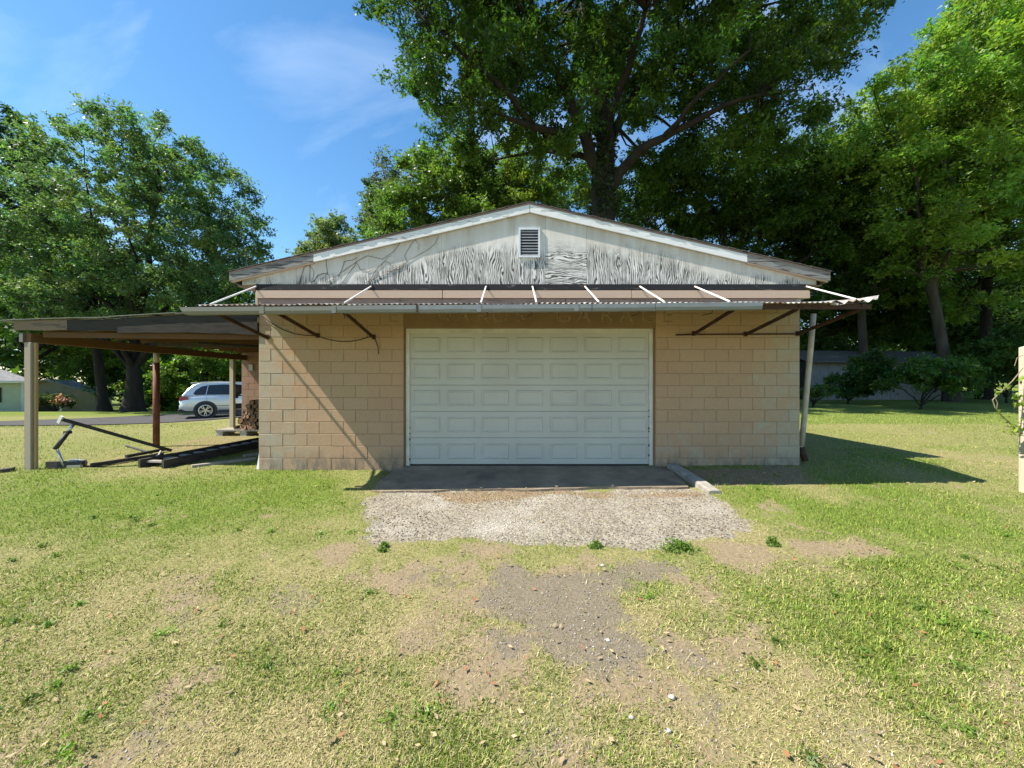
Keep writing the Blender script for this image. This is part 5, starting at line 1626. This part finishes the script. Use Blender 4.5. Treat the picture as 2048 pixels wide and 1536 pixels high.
# ------------------------------------------------------------------ silver car on the lane
car = empty('parked_car', (0, 0, 0), 'silver sport utility vehicle parked on the lane with its front door open', 'car')
cyaw = math.radians(36)
rear_axle = P(411, 0, 18.3)
hd = Vector((math.cos(cyaw), math.sin(cyaw), 0)); lf = Vector((-math.sin(cyaw), math.cos(cyaw), 0))
# local frame: x forward from the rear bumper, y left, z up; camera sees the right side (y = -0.95)
org = Vector((rear_axle.x, 18.3, 0)) - hd * 0.98 + lf * 0.96
car.location = (org.x, org.y, gzs(org.x + hd.x * 2, org.y + hd.y * 2) + 0.03)
car.rotation_euler = (0, 0, cyaw)
W[car] = Vector((0, 0, 0))
def cpart(mbx, name, mat, smooth=False, bevel=0.0, parent=None):
    o = mbx.build(name, mat, None, loc=(0, 0, 0), local=True, smooth=smooth, bevel=bevel)
    o.parent = parent or car
    W[o] = Vector((0, 0, 0))
    return o
# lower body loft
st = [(0.0, 0.48, 0.86, 0.74), (0.05, 0.36, 1.02, 0.86), (0.25, 0.30, 1.08, 0.92), (0.98, 0.28, 1.10, 0.965), (2.0, 0.26, 1.08, 0.955), (3.2, 0.26, 1.06, 0.955), (3.9, 0.28, 1.04, 0.955), (4.4, 0.30, 0.98, 0.92), (4.72, 0.34, 0.88, 0.84), (4.85, 0.45, 0.74, 0.70)]
body = MB(); k = 0
for (x, zb, zt, hw_) in st:
    ring = [(-hw_ * 0.86, zb), (-hw_ * 0.985, zb + 0.10), (-hw_, zb + 0.30), (-hw_ * 0.995, zt - 0.22), (-hw_ * 0.965, zt - 0.06), (-hw_ * 0.90, zt)]
    ring = ring + [(-a_, b_) for a_, b_ in ring[::-1]]
    body.v += [(x, y_, z_) for y_, z_ in ring]
nr = 12
for i in range(len(st) - 1):
    for j in range(nr):
        body.f.append((i * nr + j, (i + 1) * nr + j, (i + 1) * nr + (j + 1) % nr, i * nr + (j + 1) % nr))
body.f += [tuple(range(nr)), tuple((len(st) - 1) * nr + j for j in range(nr - 1, -1, -1))]
bd = cpart(body, 'body', 'car_silver', True)
# greenhouse
sil = [(0.10, 1.06), (0.30, 1.36), (0.55, 1.60), (0.72, 1.665), (1.5, 1.715), (2.3, 1.70), (2.85, 1.60), (3.35, 1.30), (3.66, 1.06)]
def ghw(z): return 0.915 - (z - 1.06) * 0.33
gr = MB()
for sgn in (-1, 1):
    gr.v += [(x, sgn * ghw(z), z) for x, z in sil]
n = len(sil)
gr.f += [tuple(range(n)), tuple(range(2 * n - 1, n - 1, -1))] + [(i, n + i, n + i + 1, i + 1) for i in range(n - 1)] + [(n - 1, 2 * n - 1, n, 0)]
cpart(gr, 'cabin', 'car_silver', False, 0.03)
def side_poly(pts, sgn, off, name, mat, parent=None):
    m = MB()
    m.v += [(x, sgn * (ghw(z) + off), z) for x, z in pts] + [(x, sgn * (ghw(z) - 0.02), z) for x, z in pts]
    n = len(pts)
    m.f += [tuple(range(n)), tuple(range(2 * n - 1, n - 1, -1))] + [(i, (i + 1) % n, n + (i + 1) % n, n + i) for i in range(n)]
    return cpart(m, name, mat, parent=parent)
for sgn in (-1, 1):
    side_poly([(0.52, 1.16), (0.62, 1.34), (0.82, 1.50), (1.06, 1.565), (0.98, 1.11), (0.62, 1.10)], sgn, 0.006, 'rear_quarter_window', 'car_glass')
    side_poly([(1.01, 1.11), (1.09, 1.57), (1.60, 1.60), (1.95, 1.60), (1.92, 1.10)], sgn, 0.006, 'rear_window', 'car_glass')
    if sgn > 0:
        side_poly([(2.0, 1.10), (2.03, 1.60), (2.30, 1.59), (2.75, 1.50), (3.25, 1.12)], sgn, 0.006, 'front_window', 'car_glass')
    # arches and wheels
    for ax in (0.98, 3.91):
        m = MB(); nn = 24
        for rr, yy in ((0.455, 0.968), (0.455, 0.80), (0.40, 0.974), (0.40, 0.80)):
            m.v += [(ax + rr * math.cos(2 * math.pi * q_ / nn), sgn * yy, 0.37 + rr * math.sin(2 * math.pi * q_ / nn)) for q_ in range(nn)]
        for q_ in range(nn):
            w2 = (q_ + 1) % nn
            m.f += [(q_, w2, nn + w2, nn + q_), (q_, 2 * nn + q_, 2 * nn + w2, w2)]
        m.f.append(tuple(2 * nn + q_ for q_ in range(nn)))
        cpart(m, 'wheel_arch', 'car_trim')
        wh = MB()
        wh.tube([(ax, sgn * 0.74, 0.365), (ax, sgn * 0.76, 0.365), (ax, sgn * 0.955, 0.365), (ax, sgn * 0.985, 0.365)], [0.33, 0.365, 0.365, 0.335], 28)
        who = cpart(wh, 'wheel', 'tyre', True)
        rim = MB()
        nn = 28
        for rr, yy in ((0.275, 0.992), (0.245, 0.996), (0.235, 0.986)):
            rim.v += [(ax + rr * math.cos(2 * math.pi * q_ / nn), sgn * yy, 0.365 + rr * math.sin(2 * math.pi * q_ / nn)) for q_ in range(nn)]
        for q_ in range(nn):
            w2 = (q_ + 1) % nn
            rim.f += [(q_, w2, nn + w2, nn + q_), (nn + q_, nn + w2, 2 * nn + w2, 2 * nn + q_)]
        for s_ in range(10):
            a_ = 2 * math.pi * s_ / 10 + (0.13 if s_ % 2 else -0.13)
            rim.bar((ax + 0.05 * math.cos(a_), sgn * 0.994, 0.365 + 0.05 * math.sin(a_)), (ax + 0.25 * math.cos(a_), sgn * 0.994, 0.365 + 0.25 * math.sin(a_)), 0.014, 0.034, up=(-math.sin(a_), 0, math.cos(a_)))
        rim.tube([(ax, sgn * 0.985, 0.365), (ax, sgn * 1.0, 0.365)], [0.065, 0.055], 14)
        cpart(rim, 'rim', 'alloy', parent=who)
    # lamps
    m = MB().add([(-0.012, sgn * 0.60, 0.86), (0.03, sgn * 0.865, 0.84), (0.36, sgn * 0.945, 0.90), (0.33, sgn * 0.935, 1.02), (0.06, sgn * 0.85, 1.045), (0.02, sgn * 0.60, 1.03),
                  (0.1, sgn * 0.60, 0.86), (0.1, sgn * 0.80, 0.84), (0.36, sgn * 0.86, 0.90), (0.33, sgn * 0.86, 1.02), (0.1, sgn * 0.8, 1.045), (0.1, sgn * 0.60, 1.03)],
                 [(0, 1, 4, 5), (1, 2, 3, 4), (5, 4, 10, 11), (4, 3, 9, 10), (0, 6, 7, 1), (1, 7, 8, 2), (2, 8, 9, 3), (0, 5, 11, 6)])
    cpart(m, 'tail_lamp', 'lamp_red')
    m = MB().box(1.5, 3.3, min(sgn * 0.955, sgn * 0.985), max(sgn * 0.955, sgn * 0.985), 0.24, 0.37)
    cpart(m, 'sill_trim', 'car_trim')
    cpart(MB().box(1.35, 1.95, min(sgn * 0.95, sgn * 0.966), max(sgn * 0.95, sgn * 0.966), 0.565, 0.59), 'side_moulding', 'car_trim')
    cpart(MB().box(1.22, 1.40, min(sgn * 0.93, sgn * 0.985), max(sgn * 0.93, sgn * 0.985), 0.90, 0.925), 'door_handle', 'alloy')
    cpart(MB().tube([(0.75, sgn * 0.70, 1.70), (1.5, sgn * 0.70, 1.745), (2.6, sgn * 0.70, 1.70)], 0.018, 6), 'roof_rail', 'alloy')
    cpart(MB().bar((1.03, sgn * 0.962, 0.80), (1.03, sgn * 0.955, 1.08), 0.008, 0.008), 'door_gap', 'car_trim')
cpart(MB().box(-0.03, 0.55, -0.87, 0.87, 0.30, 0.47), 'rear_bumper', 'car_trim', False, 0.03)
cpart(MB().add([(0.09, -0.70, 1.10), (0.09, 0.70, 1.10), (0.50, 0.62, 1.59), (0.50, -0.62, 1.59), (0.13, -0.70, 1.08), (0.13, 0.70, 1.08), (0.54, 0.62, 1.57), (0.54, -0.62, 1.57)],
               [(0, 3, 2, 1), (0, 1, 5, 4), (3, 7, 6, 2), (0, 4, 7, 3), (1, 2, 6, 5)]), 'rear_screen', 'car_glass')
cpart(MB().box(0.42, 0.72, -0.66, 0.66, 1.665, 1.69), 'spoiler', 'car_silver', False, 0.01)
# open front door: dark opening and the leaf swung out
cpart(MB().add([(1.98, -0.968, 0.40), (3.05, -0.968, 0.40), (3.2, -0.962, 1.06), (2.72, -0.80, 1.52), (2.06, -0.735, 1.63), (2.0, -0.93, 1.08)], [(0, 1, 2, 3, 4, 5)]), 'door_opening', 'void_black')
cpart(MB().add([(3.05, -0.98, 0.42), (2.5, -1.85, 0.42), (2.5, -1.85, 1.05), (3.15, -0.98, 1.05), (3.07, -1.04, 0.42), (2.53, -1.89, 0.42), (2.53, -1.89, 1.05), (3.17, -1.04, 1.05)],
               [(0, 1, 2, 3), (7, 6, 5, 4), (0, 4, 5, 1), (1, 5, 6, 2), (2, 6, 7, 3), (3, 7, 4, 0)]), 'front_door', 'car_silver')

# ------------------------------------------------------------------ right hand post with vine
pp = P(2043, 972, 5.2); pp.x = 6.972
pz = gzs(pp.x, 5.2)
ptop = P(0, 690, 5.2).z
po = MB().add([(pp.x - 0.035, 5.15, pz - 0.1), (pp.x + 0.075, 5.15, pz - 0.1), (pp.x + 0.075, 5.27, pz - 0.1), (pp.x - 0.035, 5.27, pz - 0.1),
               (pp.x - 0.035, 5.15, ptop - 0.03), (pp.x + 0.075, 5.15, ptop), (pp.x + 0.075, 5.27, ptop), (pp.x - 0.035, 5.27, ptop - 0.03)],
              [(0, 3, 2, 1), (4, 5, 6, 7), (0, 1, 5, 4), (1, 2, 6, 5), (2, 3, 7, 6), (3, 0, 4, 7)]).build('fence_post', 'pale_post', None, loc=(pp.x, 5.2, pz), bevel=0.006)
tag(po, 'weathered grey wooden fence post wrapped by a young vine', 'post')
vn = empty('young_vine', (pp.x, 5.2, pz), 'young leafy vine looping out from the wooden fence post', 'vine')
loop = [P(2046, 736, 5.18), P(2025, 762, 5.17), P(2005, 780, 5.16), P(1990, 795, 5.15), P(1985, 800, 5.15), P(1990, 815, 5.15), P(1998, 826, 5.15), P(2010, 838, 5.15), P(2020, 846, 5.15), P(2036, 862, 5.16), P(2046, 868, 5.17)]
MB().tube(loop, 0.0065, 6).build('stem', 'green_vine', vn)
MB().tube([P(1990, 795, 5.15), P(1995, 806, 5.14), P(1993, 820, 5.15)], 0.004, 5).build('stem', 'green_vine', vn)
MB().tube([P(2046, 710, 5.16), P(2034, 716, 5.14), P(2029, 732, 5.14)], 0.004, 5).build('stem', 'green_vine', vn)
rng = np.random.default_rng(9)
lp = []
for c_, s_, n_ in ((P(2030, 856, 5.13), 0.05, 34), (P(2038, 812, 5.13), 0.04, 16), (P(2038, 790, 5.13), 0.035, 14), (P(1998, 786, 5.14), 0.02, 6), (P(2045, 760, 5.12), 0.03, 7), (P(1999, 822, 5.14), 0.015, 4), (P(2010, 770, 5.14), 0.02, 4), (P(2016, 838, 5.14), 0.02, 5)):
    lp.append(np.array(c_) + rng.normal(size=(n_, 3)) * s_)
lp = np.concatenate(lp)
vv = leaf_arrays(lp, 0.07, rng, ratio=0.5)
cc = np.repeat(np.array([[0.20, 0.26, 0.04]]) * rng.uniform(0.7, 1.3, (len(lp), 1)), 4, 0)
link_obj('leaves', np_mesh('leaves', vv - np.array(W[vn]), quads=np.arange(len(vv)).reshape(-1, 4), col=cc, mat='leaf'), vn, W[vn])

# ------------------------------------------------------------------ grass, pebbles, fallen leaves
def scatter(n, ymin, ymax, power, rng):
    """points inside the view wedge (with margin); density falls with distance"""
    u = rng.random(n)
    e = 2 - power
    y = (ymin ** e + u * (ymax ** e - ymin ** e)) ** (1 / e) if abs(e) > 1e-6 else ymin * (ymax / ymin) ** u
    x = rng.uniform(-1, 1, n) * (1.38 * y + 1.5)
    return x, y

rng = np.random.default_rng(123)
x1_, y1_ = scatter(500000, 1.15, 6.6, 2.6, rng)
x2_, y2_ = scatter(90000, 6.3, 16, 2.4, rng)
X = np.concatenate([x1_, x2_]); Y = np.concatenate([y1_, y2_])
pad_, asph_, bare_, lit_, lush_ = masks(X, Y)
cov = np.clip(1.15 - 1.25 * bare_, 0.06, 1) * (1 - 0.97 * pad_) * (1 - 0.95 * asph_) * (1 - 0.55 * lit_) + 0.22 * lit_ * pad_
inb = (Y > YW - 0.02) & (X > XL - 0.02) & (X < XR + 0.02)
ina = poly_sd(X, Y, APRON) > -0.03
inw = (Y > 11.7) & (X < XL) & (X > -8.4)
incp = (Y > 6.5) & (Y < 11.8) & (X < XL) & (X > -7.3)
rd = road_mask(X, Y)
onroad = (rd > -0.1) & (rd < 5.5) & (X < -5)
keep = (rng.random(len(X)) < cov * np.where(incp, 0.55, 1)) & ~inb & ~ina & ~inw & ~onroad
X, Y, lush_, bare_ = X[keep], Y[keep], lush_[keep], bare_[keep]
n = len(X)
Z = gz(X, Y) + (fbm(X, Y, 0.35, 41) - 0.5) * 0.022 * sst(40, 10, Y) - 0.004
az_ = rng.uniform(0, 2 * math.pi, n)
straw_b = rng.random(n) > np.clip(lush_ * 1.15 + 0.08, 0.12, 0.96)
patch = fbm(X, Y, 0.8, 51)
ln = rng.uniform(0.014, 0.044, n) * (0.65 + 0.7 * lush_) * (1 + 0.05 * np.clip(Y - 3, 0, 6)) * (0.7 + 0.6 * patch)
lean = np.where(straw_b, rng.uniform(0.7, 1.4, n), rng.uniform(0.15, 1.05, n))
wd = (0.0022 + 0.0010 * Y) * rng.uniform(0.7, 1.4, n) * np.where(straw_b, 0.68, 1.0)
ln = ln * np.where(straw_b, 1.15, 1.0)
ca, sa = np.cos(az_), np.sin(az_)
px_, py_ = -sa, ca
def pt(t, bendmul, wmul, sgn):
    hor = ln * t * np.sin(lean * bendmul); ver = ln * t * np.cos(lean * bendmul)
    return np.stack([X + ca * hor + px_ * wd * 0.5 * wmul * sgn, Y + sa * hor + py_ * wd * 0.5 * wmul * sgn, Z + ver], 1)
V5 = np.stack([pt(0.0, 1, 1, -1), pt(0.0, 1, 1, 1), pt(0.55, 0.8, 0.9, 1), pt(0.55, 0.8, 0.9, -1), pt(1.0, 1.1, 0.05, 0)], 1).reshape(-1, 3)
base_i = np.arange(n) * 5
nearb = Y < 3.4
quads = np.stack([base_i, base_i + 1, base_i + 2, base_i + 3], 1)[nearb]
tris = np.concatenate([np.stack([base_i + 3, base_i + 2, base_i + 4], 1)[nearb], np.stack([base_i, base_i + 1, base_i + 4], 1)[~nearb]])
gcol = np.where(straw_b[:, None], np.array([[0.48, 0.405, 0.215]]), np.array([[0.14, 0.225, 0.03]]))
yel = rng.random(n)[:, None]
gcol = np.where((~straw_b)[:, None] & (yel > 0.55), np.array([[0.30, 0.34, 0.065]]), gcol)
gcol = gcol * rng.uniform(0.5, 1.4, (n, 1))
gme = np_mesh('grass', V5, quads=quads, tris=tris, col=np.repeat(gcol, 5, 0), mat='blade')
tag(link_obj('grass', gme), 'short patchy half dry lawn grass around the garage', 'grass', kind='stuff')

def pebbles(name, label, X, Y, r, cols, rng, sink=0.3):
    n = len(X)
    base = np.array([(1, 0, 0), (0, 1, 0), (-1, 0, 0), (0, -1, 0), (0, 0, 0.75), (0, 0, -0.5)], float)
    R = r[:, None, None] * rng.uniform(0.65, 1.35, (n, 6, 1))
    th = rng.uniform(0, 6.28, n); c, s = np.cos(th), np.sin(th)
    B = base[None] * R
    x = B[:, :, 0] * c[:, None] - B[:, :, 1] * s[:, None]; y = B[:, :, 0] * s[:, None] + B[:, :, 1] * c[:, None]
    z = B[:, :, 2]
    Zg = gz(X, Y) + (fbm(X, Y, 0.35, 41) - 0.5) * 0.022 + (fbm(X, Y, 0.09, 42) - 0.5) * 0.012 * sst(9, 6, Y)
    v = np.stack([x + X[:, None], y + Y[:, None], z + (Zg + r * sink)[:, None]], -1).reshape(-1, 3)
    k = np.arange(n)[:, None] * 6
    t = np.array([(0, 1, 4), (1, 2, 4), (2, 3, 4), (3, 0, 4), (1, 0, 5), (2, 1, 5), (3, 2, 5), (0, 3, 5)])
    tris = (k[:, :, None] + t[None]).reshape(-1, 3)
    me = np_mesh(name, v, tris=tris, col=np.repeat(cols, 6, 0), mat='pebbles', smooth=False)
    tag(link_obj(name, me), label, 'gravel', kind='stuff')
rng = np.random.default_rng(321)
x_, y_ = scatter(150000, 1.2, 6.2, 2.2, rng)
sel = np.abs(x_) < 5
x_, y_ = x_[sel], y_[sel]
pad_, asph_, bare_, lit_, lush_ = masks(x_, y_)
k_ = rng.random(len(x_)) < np.maximum(pad_ * 0.5, np.maximum(asph_ * 0.22, (bare_ > 0.5) * 0.05))
k_ &= ~(poly_sd(x_, y_, APRON) > 0)
x_, y_, pad_, asph_ = x_[k_], y_[k_], pad_[k_], asph_[k_]
x_, y_, pad_, asph_ = x_[:42000], y_[:42000], pad_[:42000], asph_[:42000]
n = len(x_)
rr = np.where(pad_ > 0.5, rng.uniform(0.004, 0.011, n), rng.uniform(0.003, 0.008, n))
whit = fbm(x_, y_, 0.9, 61)
tone = np.where(pad_ > 0.5, np.clip(0.21 + (whit - 0.5) * 0.8 + rng.normal(0, 0.09, n), 0.07, 0.55), np.clip(rng.normal(0.26, 0.10, n), 0.08, 0.6))
pc = np.stack([tone * 1.03, tone * 0.96, tone * 0.84], 1)
pebbles('gravel', 'loose pale gravel and exposed stones on the worn drive', x_, y_, rr, pc, rng)

# fallen leaves and straw bits
x_, y_ = scatter(12000, 1.25, 11.5, 2.0, rng)
msk = masks(x_, y_)
k_ = (rng.random(len(x_)) < 0.13 + 0.8 * msk[3]) & ~(poly_sd(x_, y_, APRON) > 0.12) & ~((y_ > YW) & (x_ > XL) & (x_ < XR))
x_, y_ = x_[k_], y_[k_]
n = len(x_)
c_ = np.stack([x_, y_, gz(x_, y_) + 0.014 + rng.uniform(0, 0.012, n)], 1)
dd = np.stack([rng.normal(size=n), rng.normal(size=n), rng.normal(size=n) * 0.15], 1)
nr_ = np.stack([rng.normal(size=n) * 0.35, rng.normal(size=n) * 0.35, np.ones(n)], 1)
d_ = unit(dd); s_ = unit(np.cross(d_, nr_)); l_ = rng.uniform(0.018, 0.05, n)[:, None]
vv = np.stack([c_ - d_ * l_ * .5, c_ + s_ * l_ * .22, c_ + d_ * l_ * .5 + np.array([0, 0, 0.006]), c_ - s_ * l_ * .22 + np.array([0, 0, 0.004])], 1).reshape(-1, 3)
lc = np.array([[0.42, 0.33, 0.19]]) * rng.uniform(0.45, 1.3, (n, 1)) * np.array([[1.0, 1, 1]])
lc[rng.random(n) < 0.18] = (0.36, 0.16, 0.08)
me = np_mesh('fallen_leaves', vv, quads=np.arange(4 * n).reshape(n, 4), col=np.repeat(lc, 4, 0), mat='blade')
tag(link_obj('fallen_leaves', me), 'dry tan leaves scattered over the lawn and drive', 'leaf litter', kind='stuff')

# weed tufts
def weed(px, py, rad, label, seed, nb=420, h=0.07):
    r = np.random.default_rng(seed)
    x0, y0 = G(px, py)
    z0 = gzs(x0, y0)
    # several ragged sprigs of unequal height, spreading along the pad edge
    ns_ = 9 if nb > 800 else 3
    sx_ = x0 + np.clip(r.normal(size=ns_), -1.2, 1.2) * rad * (0.5 if nb > 800 else 0.25); sy_ = y0 + r.normal(size=ns_) * rad * 0.4
    sh__ = h * r.uniform(0.35, 1.25, ns_); sr_ = rad * r.uniform(0.35, 0.7, ns_)
    k = r.integers(0, ns_, nb)
    a = r.uniform(0, 6.28, nb); q = np.abs(r.normal(size=nb)) * 0.6
    X = sx_[k] + np.cos(a) * q * sr_[k] * 1.3; Y = sy_[k] + np.sin(a) * q * sr_[k]
    c = np.stack([X, Y, gz(X, Y) + 0.004 + r.random(nb) * sh__[k] * np.clip(1.1 - 0.6 * q, 0.15, 1)], 1)
    out = np.stack([np.cos(a), np.sin(a), r.uniform(0.2, 1.4, nb)], 1)
    v = leaf_arrays(c, 0.034, r, up=0.2, ratio=0.32, dirs=out)
    col = np.repeat(np.array([[0.13, 0.20, 0.04]]) * r.uniform(0.5, 1.6, (nb, 1)), 4, 0)
    me = np_mesh('weed_patch', v - np.array([x0, y0, z0]), quads=np.arange(4 * nb).reshape(nb, 4), col=col, mat='leaf')
    tag(link_obj('weed_patch', me, None, (x0, y0, z0)), label, 'weed')
# broad leaved weeds and clover mixed into the lawn
rng = np.random.default_rng(808)
cx_, cy_ = scatter(110, 1.3, 6.3, 1.6, rng)
_m = masks(cx_, cy_)
kk = (_m[0] < 0.3) & (_m[1] < 0.3) & (_m[2] < 0.45) & ~(poly_sd(cx_, cy_, APRON) > -0.1)
cx_, cy_ = cx_[kk], cy_[kk]
ncl = len(cx_); per_ = 70
rad_ = rng.uniform(0.03, 0.10, ncl)
th_ = rng.uniform(0, 6.28, (ncl, per_)); q_ = np.abs(rng.normal(size=(ncl, per_))) * 0.7
wxs = (cx_[:, None] + np.cos(th_) * q_ * rad_[:, None]).ravel(); wys = (cy_[:, None] + np.sin(th_) * q_ * rad_[:, None]).ravel()
c_ = np.stack([wxs, wys, gz(wxs, wys) + 0.006 + rng.uniform(0, 0.028, len(wxs))], 1)
out = np.stack([np.cos(th_).ravel(), np.sin(th_).ravel(), rng.uniform(0.0, 0.9, len(wxs))], 1)
vv = leaf_arrays(c_, 0.022, rng, up=0.5, ratio=0.5, dirs=out)
cc = np.repeat(np.repeat(rng.uniform(0.6, 1.5, (ncl, 1)), per_, 0) * np.array([[0.115, 0.19, 0.03]]) * rng.uniform(0.7, 1.35, (len(wxs), 1)), 4, 0)
tag(link_obj('lawn_weeds', np_mesh('lawn_weeds', vv, quads=np.arange(len(vv)).reshape(-1, 4), col=cc, mat='leaf')), 'low broad leaved weeds mixed into the lawn', 'weeds', kind='stuff')
weed(1355, 1098, 0.15, 'thick dark green weed clump at the right front edge of the gravel pad', 1, 1100)
weed(768, 1096, 0.06, 'small green weed clump at the left front edge of the gravel pad', 2, 420)
weed(1190, 1094, 0.08, 'small weed clump in front of the middle of the gravel pad', 3, 300)
weed(1545, 1090, 0.06, 'green weed clump beside the pale straw patch right of the gravel pad', 4, 380)
weed(1320, 928, 0.06, 'little weed sprouting at the foot of the door jamb by the kerb', 5, 120, 0.05)
# single pale stones
for i, (px, py, s_, lb) in enumerate(((1344, 1397, 0.020, 'white rounded stone on the bare soil right of the dark asphalt patch'), (1336, 1464, 0.014, 'small white stone in the dry grass below the rounded one'),
                                      (1216, 1282, 0.014, 'pale stone lying on the dark asphalt patch'), (1205, 1133, 0.018, 'pale stone between the gravel pad and the asphalt patch'),
                                      (1262, 1437, 0.012, 'tiny pale stone in dry grass left of the white rounded stone'))):
    x0, y0 = G(px, py)
    rock('stone', (x0, y0, gzs(x0, y0)), (s_ * 1.2, s_, s_ * 0.8), 20 + i, 'rock', lb, 'stone', 0.5)
